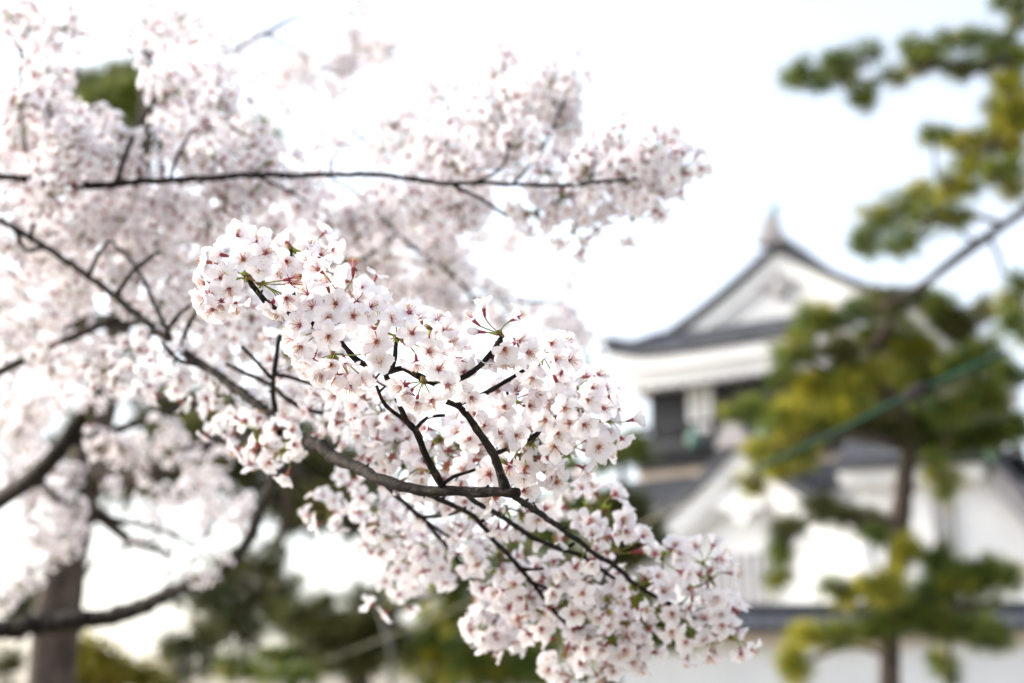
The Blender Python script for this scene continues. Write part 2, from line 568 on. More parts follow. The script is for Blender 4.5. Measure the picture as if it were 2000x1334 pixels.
class Cherry:
    def __init__(s, label, base, group='cherry trees in blossom'):
        s.base = np.array([base[0], base[1], 0.0])
        s.root = thing('cherry_tree', label, 'cherry tree', s.base, group)
        s.br = []            # [geo, name, parent index]
        s.nodes, s.nid = [], []

    def limb(s, pts, name='branch', parent=None, hi=False, knob=0.10, ns=None):
        """pts: (px, py, d, radius in px)"""
        P = np.array([W(a, b, d) for a, b, d, r in pts])
        r = np.array([pxr(q, d) for a, b, d, q in pts])
        step = 0.006 if hi else 0.03
        Q, rr = smooth_path(P, r, step)
        if hi or name == 'twig':
            w = rs.normal(0, 1, Q.shape)
            for _ in range(3):
                w = (np.roll(w, 1, 0) + w + np.roll(w, -1, 0)) / 3
            w[0] = w[-1] = 0
            Q = Q + w * 0.35 * rr[:, None]
        g = Geo()
        tube(g, Q, rr, ns or (12 if hi else 8), BARKI, knob if hi else knob * 0.6)
        if hi:                                  # leaf scars, buds and short fruiting spurs
            for j in range(4, len(Q) - 3):
                if rs.rand() < .16:
                    d = unit(rs.normal(0, 1, 3)); tn_ = unit(Q[j + 1] - Q[j]); d = unit(d - tn_ * (d @ tn_) + tn_ * .35)
                    L = rr[j] * rs.uniform(.9, 1.25); e = rs.uniform(.001, .005)
                    tube(g, [Q[j], Q[j] + d * L, Q[j] + d * (L + e)], [rr[j] * .7, min(rr[j] * .55, .0022), .0008], 6, BARKI)
        s.br.append([g, name, parent])
        i = len(s.br) - 1
        k = 3 if hi else 1
        s.nodes += list(Q[::k]); s.nid += [i] * len(Q[::k])
        return i

    def spur(s, i, p, d, L=0.012, r=0.0018):
        pass

    def trunk(s, pts, name='trunk'):
        g = Geo()
        P, r = smooth_path(np.array([q[0] for q in pts]), np.array([q[1] for q in pts]), 0.06)
        tube(g, P, r, 14, BARKI, 0.05)
        s.br.append([g, name, None])
        s.nodes += list(P); s.nid += [len(s.br) - 1] * len(P)

    def grow(s, targets, rmin=0.0011, rmax=0.0021, reach=0.02, drop=0.0):
        """connect each target (point) to the nearest wood; returns arrival directions"""
        N = np.array(s.nodes); I = np.array(s.nid)
        tg = np.array(targets)
        d0 = np.min(np.linalg.norm(tg[:, None, :] - N[None, ::3, :], axis=2), axis=1)
        order = np.argsort(d0)
        dirs = [None] * len(tg)
        for q in order:
            p = tg[q]
            dd = np.linalg.norm(N - p, axis=1)
            k = int(np.argmin(dd))
            a = N[k]
            L = dd[k]
            if L < 0.008:
                dirs[q] = unit(rs.normal(0, 1, 3)); continue
            n = max(3, int(L / 0.018))
            t = np.linspace(0, 1, n + 1)[:, None]
            side = unit(np.cross(p - a, rs.normal(0, 1, 3)))
            bow = side * L * rs.uniform(0.05, 0.18) + np.array([0, 0, -0.08 * L])
            w = rs.normal(0, 1, (n + 1, 3)) * min(.006, .05 * L)
            w[0] = w[-1] = 0
            P = a * (1 - t) + p * t + bow * (4 * t * (1 - t)) + w
            r1 = rmin * rs.uniform(.9, 1.1)
            r0 = min(rmax, r1 + .004 * L)
            tube(s.br[I[k]][0], P, np.linspace(r0, r1, n + 1), 5, BARKI, 0.12)
            N = np.vstack([N, P[1:]]); I = np.concatenate([I, np.full(n, I[k])])
            dirs[q] = unit(P[-1] - P[-2])
        s.nodes, s.nid = list(N), list(I)
        return dirs

    def finish(s):
        obs = []
        for g, name, parent in s.br:
            me_g = g.done()
            me_g.V[0] = me_g.V[0] - s.base
            obs.append(link(name, me_g.mesh(name, FLOWER_MATS), s.root))
        for o, (g, name, parent) in zip(obs, s.br):
            if parent is not None:
                o.parent = obs[parent]
        return obs

    def clusters(s, spots, dirs, cap):
        """spots: (position, depth, hi).  The largest in the picture become parts, the rest one mass"""
        items = []
        for (p, d, hi, cam_pull), a in zip(spots, dirs):
            to_cam = unit(CAM - p)
            ax = unit(0.55 * a + rs.normal(0, .45, 3) + cam_pull * to_cam)
            R = frame(ax, rs.uniform(0, 6.28)) * rs.uniform(.98, 1.18)
            q = p - CAM
            x, y, z = q @ RT, q @ UP, q @ FW
            px, py = 1000 + FPX * x / z, 667 - FPX * y / z
            inside = -20 < px < 2020 and -20 < py < 1354
            items.append((z if inside else z + 100, p, R, hi))
        items.sort(key=lambda t: t[0])
        for z, p, R, hi in items[:cap]:
            me = (UM_HI_ME if hi else UM_LO_ME)
            o = link('blossom_cluster', me[rs.randint(len(me))], s.root)
            m = np.eye(4); m[:3, :3] = R; m[:3, 3] = p - s.base
            o.matrix_local = Matrix(m.tolist())
        if len(items) > cap:
            g = Geo()
            for z, p, R, hi in items[cap:]:
                lib = UM_HI if hi else UM_LO
                g.put(lib[rs.randint(len(lib))], R, p - s.base, rs.rand() * .999)
            o = link('blossom_mass', g.mesh('blossom_mass', FLOWER_MATS), s.root)
            o['kind'] = 'stuff'


def ellipse_spots(lst, hi=False, pull=0.4):
    out = []
    for e in lst:
        cx, cy, rx, ry, n, d0, d1 = e
        n = max(1, int(n * .9 + rs.rand()))
        while n > 0:                                   # umbels come in bunches of one to four on a spur
            a, q = rs.uniform(0, 6.283), math.sqrt(rs.rand())
            d = rs.uniform(d0, d1)
            p = W(cx + rx * q * math.cos(a), cy + ry * q * math.sin(a), d)
            for _ in range(min(n, rs.randint(1, 5))):
                out.append((p + rs.normal(0, .023, 3), d, hi, pull))
                n -= 1
    return out


# --- T1: the near tree.  Its limb comes in low from the left and swings up to the lens
b1 = W(-350, 1330, 5.4)
T1 = Cherry('nearest cherry tree, with a cut-ended limb and sharp flower twigs in the middle', b1)
T1.trunk([(np.array([b1[0] - .1, b1[1] + .1, -.05]), .17), (np.array([b1[0] - .05, b1[1], .5]), .13), (np.array(b1), .11), (W(-420, 1000, 4.9), .09), (W(-480, 500, 5.0), .06)])
L0 = T1.limb([(-350, 1330, 5.4, 30), (-150, 1268, 5.3, 26), (0, 1228, 5.2, 19), (150, 1212, 5.1, 18), (250, 1195, 5.0, 17), (350, 1150, 4.7, 13), (430, 1112, 4.3, 12), (482, 1060, 3.8, 10.5), (512, 985, 3.1, 9.5), (552, 912, 2.3, 11),
              (600, 867, 1.8, 13), (660, 896, 1.65, 12.2), (740, 936, 1.55, 11.3), (830, 957, 1.5, 10.4), (930, 963, 1.46, 10), (1012, 962, 1.43, 9.6)], hi=True, knob=.07, ns=14)
L1 = T1.limb([(600, 867, 1.8, 10.5), (540, 822, 1.88, 9.8), (480, 772, 1.95, 9.2), (400, 715, 2.05, 8.4), (310, 650, 2.15, 7.4), (200, 560, 2.3, 6), (100, 490, 2.4, 6), (0, 430, 2.5, 5.5), (-110, 380, 2.6, 5)], hi=True)
tw = lambda pts, par: T1.limb(pts, 'twig', par, hi=pts[0][2] < 2.0)
for t in [[(61, 462, 2.42), (65, 440, 2.4), (80, 413, 2.38)], [(175, 538, 2.32), (190, 500, 2.3), (212, 470, 2.28)], [(225, 578, 2.27), (266, 523, 2.24), (311, 494, 2.2)],
          [(322, 658, 2.13), (345, 618, 2.1), (370, 596, 2.08)], [(352, 680, 2.1), (370, 630, 2.08), (396, 592, 2.05)], [(31, 452, 2.46), (52, 488, 2.44), (90, 482, 2.42)],
          [(400, 715, 2.05), (350, 703, 2.05), (315, 668, 2.04)], [(335, 668, 2.13), (300, 590, 2.2), (268, 525, 2.3), (217, 470, 2.4)]]:
    T1.limb([(a, b, d, q) for (a, b, d), q in zip(t, (4.6, 4.2, 3.4, 2.8))], 'twig', L1, hi=True)
T1.limb([(548, 850, 1.86, 6), (538, 800, 1.84, 5.5), (532, 758, 1.82, 5.2), (536, 715, 1.8, 5), (547, 655, 1.78, 4.5)], 'twig', L1, hi=True)
T1.limb([(532, 740, 1.82, 4), (500, 705, 1.82, 3.6), (472, 677, 1.82, 3.2)], 'twig', L1, hi=True)
T1.limb([(534, 732, 1.81, 4), (575, 739, 1.8, 3.6), (614, 753, 1.78, 3.2)], 'twig', L1, hi=True)
T1.limb([(444, 712, 1.98, 4.5), (525, 751, 1.9, 5), (560, 780, 1.86, 5), (600, 800, 1.84, 4.5), (640, 806, 1.82, 4), (678, 798, 1.8, 3.5)], 'twig', L1, hi=True)
# C: the upright shoot that carries the sharp twig
C0 = T1.limb([(868, 957, 1.485, 8.5), (845, 920, 1.475, 7.5), (830, 890, 1.465, 7), (813, 840, 1.455, 6.5), (794, 821, 1.45, 6), (777, 781, 1.44, 5.5), (752, 728, 1.42, 5)], hi=True)
T1.limb([(797, 825, 1.45, 4), (752, 792, 1.45, 3.6), (735, 753, 1.45, 3)], 'twig', C0, hi=True)
T1.limb([(812, 838, 1.455, 4), (833, 816, 1.46, 3.5), (869, 811, 1.46, 3)], 'twig', C0, hi=True)
T1.limb([(862, 948, 1.48, 4), (885, 931, 1.49, 3.6), (928, 917, 1.5, 3)], 'twig', C0, hi=True)
E0 = T1.limb([(752, 728, 1.42, 5.5), (787, 719, 1.41, 6), (822, 738, 1.41, 6.5), (861, 753, 1.41, 6), (910, 736, 1.41, 5.5), (945, 708, 1.41, 5.2), (968, 678, 1.41, 4.8), (978, 660, 1.41, 4.2)], hi=True)
T1.limb([(762, 727, 1.415, 4.5), (771, 697, 1.4, 4.5), (776, 660, 1.385, 4.5)], 'twig', E0, hi=True)
F0 = T1.limb([(762, 727, 1.415, 4.5), (725, 717, 1.41, 5), (693, 698, 1.4, 5.5), (668, 669, 1.39, 5), (625, 640, 1.38, 5), (575, 618, 1.375, 5), (528, 597, 1.37, 5), (500, 566, 1.365, 4.8), (483, 543, 1.36, 4.5)], hi=True, knob=.14)
T1.limb([(640, 648, 1.385, 4), (655, 610, 1.375, 4), (664, 578, 1.37, 4)], 'twig', F0, hi=True)
T1.limb([(575, 618, 1.38, 3.5), (572, 550, 1.41, 3.2), (567, 488, 1.42, 3)], 'twig', F0, hi=True)
# D: second upright shoot by the cut end
D0 = T1.limb([(990, 962, 1.44, 10), (978, 930, 1.45, 9), (963, 890, 1.45, 8), (945, 857, 1.45, 7.5), (917, 813, 1.44, 7), (893, 790, 1.43, 6), (871, 784, 1.42, 5)], hi=True)
T1.limb([(893, 790, 1.43, 4.5), (925, 778, 1.45, 4.6), (962, 760, 1.47, 4.4), (1000, 738, 1.48, 4), (1026, 721, 1.48, 3.4)], 'twig', D0, hi=True)
T1.limb([(964, 888, 1.45, 4.5), (1003, 872, 1.48, 4.2), (1047, 852, 1.5, 3.5)], 'twig', D0, hi=True)
T1.limb([(1026, 721, 1.48, 3.2), (1045, 700, 1.475, 3), (1056, 690, 1.47, 2.8)], 'twig', D0, hi=True)
T1.limb([(1003, 872, 1.48, 3.4), (1060, 838, 1.5, 3.2), (1110, 792, 1.52, 3)], 'twig', D0, hi=True)
# G: sprays that drop to the lower right
G1 = T1.limb([(996, 964, 1.46, 6.5), (1047, 998, 1.55, 6), (1090, 1028, 1.62, 5.5), (1163, 1082, 1.72, 5), (1199, 1104, 1.76, 5), (1240, 1140, 1.8, 5), (1275, 1162, 1.82, 4.6), (1310, 1180, 1.84, 4.4), (1380, 1222, 1.87, 4), (1425, 1235, 1.88, 3)], hi=True)
G2 = T1.limb([(905, 962, 1.5, 5), (923, 977, 1.55, 5), (974, 1006, 1.62, 5), (1003, 1024, 1.66, 5), (1047, 1053, 1.7, 4.8), (1101, 1075, 1.73, 4.4), (1140, 1088, 1.74, 4), (1200, 1130, 1.78, 3.4)], hi=True)
G3 = T1.limb([(820, 955, 1.52, 5.5), (843, 968, 1.58, 5.2), (909, 999, 1.66, 5), (938, 1024, 1.7, 5), (974, 1064, 1.74, 4.8), (1014, 1108, 1.77, 4.8), (1039, 1137, 1.79, 4.6), (1076, 1187, 1.82, 4.4), (1112, 1225, 1.84, 4), (1148, 1253, 1.86, 3.8), (1183, 1272, 1.87, 3)], hi=True)
G5 = T1.limb([(745, 938, 1.6, 5), (770, 965, 1.72, 4.6), (800, 991, 1.8, 4.5), (840, 1030, 1.88, 4.4), (873, 1068, 1.93, 4.6), (912, 1115, 1.97, 4.8), (938, 1158, 1.98, 4.6), (952, 1184, 1.98, 4.4), (981, 1202, 1.98, 4), (1036, 1213, 1.98, 3)], hi=True)
for t, par in [([(1101, 1075, 1.73), (1112, 1068, 1.73), (1123, 1060, 1.73)], G2), ([(1017, 1110, 1.77), (1040, 1112, 1.77), (1062, 1110, 1.77)], G3), ([(1041, 1138, 1.79), (1055, 1145, 1.79), (1070, 1150, 1.79)], G3),
               ([(800, 991, 1.8), (865, 1042, 1.85), (903, 1058, 1.86)], G5), ([(822, 1010, 1.83), (870, 1008, 1.8), (909, 996, 1.77), (948, 988, 1.74)], G5), ([(938, 1020, 1.7), (955, 1010, 1.7), (965, 1006, 1.7)], G3)]:
    T1.limb([(a, b, d, q) for (a, b, d), q in zip(t, (3.6, 3.3, 3, 2.6))], 'twig', par, hi=True)

# hand-placed sharp umbels: bud (px, py, d), then blossoms (px, py, facing x right / y up / z to the lens, kind)
Z = (0, 0, 1)
SHARP = [
    ((486, 543, 1.36), [(476, 508, 0, .15, 1), (498, 472, .15, .5, .85), (463, 464, .4, .5, .7), (517, 494, .4, .25, .9), (434, 498, -.95, .2, .15), (406, 512, -.95, .05, .1), (431, 543, .35, -.1, .9), (447, 563, .2, -.5, .85),
                        (402, 553, -.8, 0, .5), (407, 577, -.6, -.4, .65), (432, 590, -.15, -.75, .55), (460, 592, .05, -1, .12), (417, 602, -.35, -.7, .55), (507, 523, .3, 0, .9)]),
    ((506, 553, 1.368), [(564, 546, .95, .2, .2, 'w'), (568, 555, 1, -.1, .25, 'w'), (546, 603, -.35, -.9, .2), (531, 592, -.5, -.8, .3), (556, 580, .5, -.4, .7)]),
    ((566, 486, 1.425), [(602, 516, 0, .1, 1), (559, 510, .1, -.25, .95), (604, 486, .4, .85, .2), (545, 533, 0, -.2, 1), (586, 541, .1, .1, .9), (625, 500, .7, .4, .4)]),
    ((663, 578, 1.37), [(656, 594, -.05, .2, 1), (624, 528, -.35, .4, .85), (697, 589, .65, .6, -.05), (690, 526, .1, 1, .05, 'w'), (640, 560, -.2, .9, .25), (604, 577, -.75, .55, .15), (705, 622, .5, .1, .85), (722, 600, .75, .25, .6)]),
    ((633, 641, 1.362), [(640, 621, .1, -.1, 1), (690, 618, .1, .1, 1), (587, 636, -.6, .1, .75), (642, 656, .15, -.45, .9), (590, 676, -.2, -.4, .9), (613, 602, -.4, .6, .6), (610, 700, -.3, -.6, .75), (573, 660, -.7, -.2, .65)]),
    ((650, 692, 1.385), [(674, 706, .3, -.9, .15), (600, 716, -.4, -.6, .7), (627, 728, -.1, -.7, .7), (657, 733, .1, -.7, .7), (702, 738, .25, -.6, .75), (683, 752, 0, -.75, .65), (716, 690, .4, 0, .9), (648, 712, 0, -.3, .95)]),
    ((774, 658, 1.38), [(737, 668, -.1, .1, 1), (742, 703, 0, -.2, 1), (805, 652, .2, .35, .9), (799, 612, .1, .75, .6), (769, 628, -.2, .55, .75), (726, 641, -.95, .15, .2, 'b'), (730, 651, -.9, -.05, .3, 'w'), (840, 660, .85, .2, .35), (838, 686, .3, -.1, .95), (813, 706, .1, -.9, .25)]),
    ((838, 640, 1.43), [(854, 630, .1, .85, .35), (868, 648, .45, .45, .7), (882, 668, .5, .1, .8), (822, 622, -.2, .8, .5), (860, 690, .3, -.3, .9)]),
    ((826, 744, 1.395), [(800, 767, -.3, -.5, .8), (815, 781, 0, -.75, .65), (843, 781, .2, -.65, .7), (789, 752, -.65, -.2, .7), (873, 752, .4, -.3, .85), (856, 722, .4, .3, .85)]),
    ((882, 702, 1.44), [(899, 702, .6, -.5, .25), (894, 680, .5, .45, .5), (906, 726, .4, -.5, .7), (895, 756, .1, -.3, .9), (920, 775, .3, -.5, .8), (870, 727, .1, -.2, .95)]),
    ((976, 651, 1.41), [(926, 627, -.65, .65, -.05), (945, 606, -.1, 1, .05), (1009, 622, .8, .3, .05), (935, 648, -.95, .05, .1, 'b')]),
    ((976, 674, 1.42), [(985, 680, .3, -.5, .8), (1010, 668, .5, .1, .6), (962, 698, -.3, -.9, .25), (985, 704, .1, -.95, .25), (1003, 704, .25, -.95, .2), (1030, 688, .5, -.3, .65)]),
    ((1056, 690, 1.47), [(1076, 672, .1, .2, 1), (1083, 702, .45, .2, .6), (1052, 712, -.1, -.9, .25), (1087, 744, .5, -.8, .1), (1100, 672, .65, .4, .3), (1110, 702, .65, -.2, .6), (1040, 735, -.2, -.6, .7)]),
    ((1110, 792, 1.52), [(1104, 798, -.05, .1, 1), (1157, 760, .2, .4, .9), (1147, 781, .2, .1, .95), (1112, 825, 0, -.2, 1), (1065, 820, -.3, -.1, .95), (1090, 845, -.1, -.4, .9), (1140, 829, .3, -.2, .9), (1178, 798, .5, .2, .8), (1190, 775, .9, .2, .2)]),
    ((1000, 782, 1.5), [(986, 794, -.1, 0, 1), (974, 766, -.3, .4, .85), (980, 815, -.1, -.4, .9), (1008, 765, .1, .5, .8), (1030, 792, .5, 0, .85), (1024, 752, .4, .6, .6), (1040, 770, .6, .1, .7)]),
    ((950, 838, 1.49), [(947, 832, 0, .1, 1), (975, 847, .2, -.1, 1), (918, 856, -.3, -.2, .95), (985, 866, .3, -.4, .9), (930, 812, -.2, .5, .85), (1005, 850, .6, 0, .8)]),
]
n_sharp = 0
sharp_defs = []
for (rx, ry, rd), fl in SHARP:
    root = W(rx, ry, rd)
    sharp_defs.append((root, rd, fl))
T1.grow([q[0] for q in sharp_defs], .0016, .0024)
T1_HAND = sharp_defs

hi_spots = []
DROP = np.random.RandomState(3)
for (px, py, d) in [(1148, 988, 1.8), (1180, 998, 1.82), (1123, 1042, 1.76), (1192, 1031, 1.8), (1148, 1068, 1.74), (1206, 1075, 1.77), (1087, 1050, 1.74), (1228, 1104, 1.78), (1255, 1066, 1.8), (1295, 1086, 1.82), (1340, 1082, 1.84), (1372, 1100, 1.85),
                    (1388, 1130, 1.86), (1300, 1148, 1.82), (1348, 1147, 1.84), (1318, 1190, 1.84), (1358, 1187, 1.85), (1286, 1192, 1.84), (1345, 1224, 1.86), (1405, 1206, 1.87), (1432, 1200, 1.88), (1390, 1240, 1.88), (1425, 1245, 1.88), (1440, 1222, 1.88), (1362, 1245, 1.88), (1240, 1150, 1.8),
                    (1047, 1082, 1.78), (1068, 1118, 1.8), (1090, 1140, 1.8), (1137, 1133, 1.78), (1112, 1160, 1.82), (1097, 1185, 1.82), (1159, 1191, 1.84), (1188, 1172, 1.82), (1054, 1195, 1.84), (1078, 1215, 1.85), (1126, 1224, 1.85), (1192, 1242, 1.86), (1199, 1264, 1.87),
                    (1230, 1245, 1.87), (1245, 1268, 1.88), (1221, 1216, 1.86), (1225, 1290, 1.88), (1181, 1300, 1.88), (1126, 1300, 1.88), (1105, 1282, 1.87), (1163, 1280, 1.87), (1060, 1270, 1.9), (1060, 1296, 1.9), (1145, 1326, 1.9), (1200, 1320, 1.9), (1100, 1320, 1.9),
                    (974, 1215, 1.98), (956, 1209, 1.98), (985, 1238, 1.98), (1010, 1213, 1.98), (950, 1228, 1.98), (920, 1060, 1.88), (905, 1050, 1.88), (872, 1086, 1.95), (840, 1078, 1.95), (826, 1062, 1.95), (856, 1104, 1.96), (934, 1086, 1.9), (974, 1082, 1.86),
                    (1003, 1140, 1.84), (1021, 1133, 1.82), (974, 1115, 1.86), (1040, 1165, 1.85), (990, 1160, 1.9), (1018, 1002, 1.72), (989, 995, 1.7), (1035, 1020, 1.72), (920, 1004, 1.76), (880, 1020, 1.8), (860, 1000, 1.82), (955, 1040, 1.8), (1000, 1060, 1.78),
                    (909, 897, 1.62), (840, 890, 1.7), (822, 912, 1.7), (1018, 893, 1.56), (989, 908, 1.58), (1047, 893, 1.58), (1050, 915, 1.6), (1010, 932, 1.58), (1036, 860, 1.54), (1100, 862, 1.56), (1140, 855, 1.56), (1105, 885, 1.58), (1075, 870, 1.55), (880, 930, 1.68), (920, 940, 1.68), (900, 870, 1.66), (945, 905, 1.66), (860, 860, 1.66),
                    (693, 820, 1.86), (640, 828, 1.9), (720, 838, 1.82), (666, 866, 1.9), (742, 880, 1.8), (787, 910, 1.78), (745, 815, 1.75), (770, 850, 1.75), (700, 790, 1.75), (735, 780, 1.7), (660, 770, 1.8), (780, 875, 1.76), (570, 855, 1.84), (506, 842, 1.9), (500, 862, 1.9), (553, 880, 1.8), (530, 850, 1.86),
                    (441, 830, 2.0), (441, 785, 2.02), (470, 800, 2.0), (425, 760, 2.05), (600, 780, 1.84), (580, 700, 1.85), (560, 690, 1.9), (640, 760, 1.8),
                    (1090, 800, 1.6), (1130, 800, 1.6), (1160, 815, 1.6), (1070, 780, 1.6), (1120, 760, 1.6), (1180, 820, 1.6), (1060, 850, 1.6), (1150, 845, 1.6), (1120, 840, 1.62),
                    (100, 350, 2.35), (120, 380, 2.3), (80, 400, 2.35), (130, 345, 2.35), (95, 325, 2.4)]:
    if d > 1.7 and d < 1.95 and DROP.rand() < .36:
        continue
    if d < 1.7 and DROP.rand() < .18:
        continue
    hi_spots.append((W(px, py, d), d, d < 1.95, .6))
lo_spots = ellipse_spots([(700, 1000, 50, 40, 6, 1.9, 2.3), (780, 1050, 50, 40, 6, 1.95, 2.4), (830, 1120, 40, 40, 4, 2.0, 2.4), (600, 780, 60, 40, 5, 2.0, 2.4), (330, 700, 50, 40, 5, 2.1, 2.4), (255, 690, 35, 40, 5, 2.1, 2.3), (50, 520, 50, 30, 4, 2.4, 2.6), (290, 610, 60, 40, 6, 2.2, 2.5),
                          (430, 620, 60, 50, 6, 2.0, 2.4), (650, 560, 60, 40, 3, 1.6, 1.9), (700, 640, 40, 30, 3, 1.55, 1.7), (760, 740, 30, 30, 2, 1.55, 1.7)])
spots1 = hi_spots + lo_spots
dirs1 = T1.grow([q[0] for q in spots1])
obs1 = T1.finish()
T1.clusters(spots1, dirs1, 100 - len(SHARP))

for root, rd, fl in T1_HAND:
    g = Geo()
    mean = unit(np.mean([W(f[0], f[1], rd - .01) for f in fl], axis=0) - root + 1e-4)
    bud_scales(g, frame(mean))
    parts = []
    for f in fl:
        kind = f[5] if len(f) > 5 else 'f'
        face = unit(f[2] * RT + f[3] * UP - f[4] * FW)
        face = unit(face + rs.normal(0, .07, 3))
        dep = rd - 0.016 * f[4] + rs.normal(0, .004)
        p = W(f[0], f[1], dep)
        v = p - root
        L = np.linalg.norm(v)
        if L < .014:                               # keep a stalk's length between bud and blossom
            p = p - FW * (.016 - L)
        stalk_geo(g, np.zeros(3), p - root - face * .0075, face, True, unit(v + mean * .01))
        parts.append((p - root, face, kind))
    c = link('blossom_cluster', g.mesh('blossom_cluster', FLOWER_MATS), T1.root, root - T1.base)
    for v, face, kind in parts:
        lib = HI_ME[kind]
        o = link('blossom', lib[rs.randint(len(lib))], c)
        m = np.eye(4); m[:3, :3] = frame(face, rs.uniform(0, 6.28)) * rs.uniform(.95, 1.08); m[:3, 3] = v
        o.matrix_local = Matrix(m.tolist())

# --- T2: the tree whose thin bough runs level across the upper half
b2 = W(-900, 1300, 4.2)
T2 = Cherry('cherry tree with one long thin level bough above the sharp flowers', b2)
T2.trunk([(np.array([b2[0], b2[1], -.05]), .16), (np.array([b2[0], b2[1] - .1, .6]), .12), (W(-850, 900, 4.0), .09), (W(-700, 500, 3.6), .06), (W(-500, 380, 3.0), .03), (W(-300, 350, 2.6), .014), (W(-200, 346, 2.5), .008)])
H0 = T2.limb([(-200, 346, 2.5, 8.5), (0, 347, 2.4, 7.5), (100, 355, 2.36, 7.5), (195, 362, 2.33, 7.5), (240, 358, 2.32, 7), (330, 351, 2.3, 6.5), (420, 347, 2.28, 6), (520, 342, 2.26, 5.5), (640, 342, 2.23, 5), (730, 340, 2.2, 5),
              (800, 349, 2.2, 4.8), (870, 358, 2.18, 4.5), (940, 356, 2.16, 4.2), (1000, 360, 2.15, 4), (1100, 362, 2.15, 4), (1150, 358, 2.15, 3.8), (1250, 346, 2.15, 3.4), (1275, 334, 2.15, 3)], hi=True)
for t in [[(227, 360, 2.32, 6), (245, 300, 2.36, 5), (270, 248, 2.42, 4.5), (305, 189, 2.48, 3.5)], [(332, 351, 2.3, 4), (350, 297, 2.34, 3.4), (374, 255, 2.38, 2.8)], [(885, 362, 2.18, 4), (937, 388, 2.2, 3.4), (990, 422, 2.22, 2.8)],
          [(500, 343, 2.26, 3), (560, 370, 2.3, 2.6), (600, 395, 2.34, 2)], [(930, 356, 2.17, 3.4), (985, 320, 2.3, 3), (990, 250, 2.5, 2.6), (960, 180, 2.6, 2)], [(1000, 360, 2.15, 3), (1060, 290, 2.4, 2.8), (1100, 200, 2.55, 2)],
          [(150, 358, 2.35, 5), (110, 250, 2.45, 4), (70, 150, 2.55, 3.4), (35, 95, 2.6, 2.6), (20, 60, 2.6, 2)], [(60, 350, 2.38, 4), (40, 220, 2.5, 3), (38, 120, 2.6, 2.6), (70, 8, 2.7, 2)], [(645, 342, 2.23, 2.2), (650, 310, 2.24, 1.8), (658, 290, 2.25, 1.2)]]:
    T2.limb(t, 'twig', H0)
K0 = T2.limb([(-200, 820, 3.2, 13), (0, 726, 3.0, 10), (70, 691, 2.95, 9), (140, 660, 2.9, 8.5), (228, 621, 2.85, 7), (300, 590, 2.8, 5), (400, 540, 2.75, 4), (480, 520, 2.75, 3)])
T2.limb([(-850, 900, 4.0, 50), (-500, 880, 3.5, 25), (-200, 820, 3.2, 13)], 'branch')
Q0 = T2.limb([(640, 344, 2.5, 2), (700, 380, 2.7, 3), (775, 457, 2.9, 4), (750, 480, 2.9, 5), (707, 507, 2.9, 5), (657, 514, 2.9, 5), (600, 540, 2.9, 4)])
T2.limb([(775, 457, 2.9, 4), (817, 492, 3.0, 4), (850, 512, 3.0, 4), (900, 550, 3.05, 4), (930, 592, 3.1, 3.5)], 'twig', Q0)
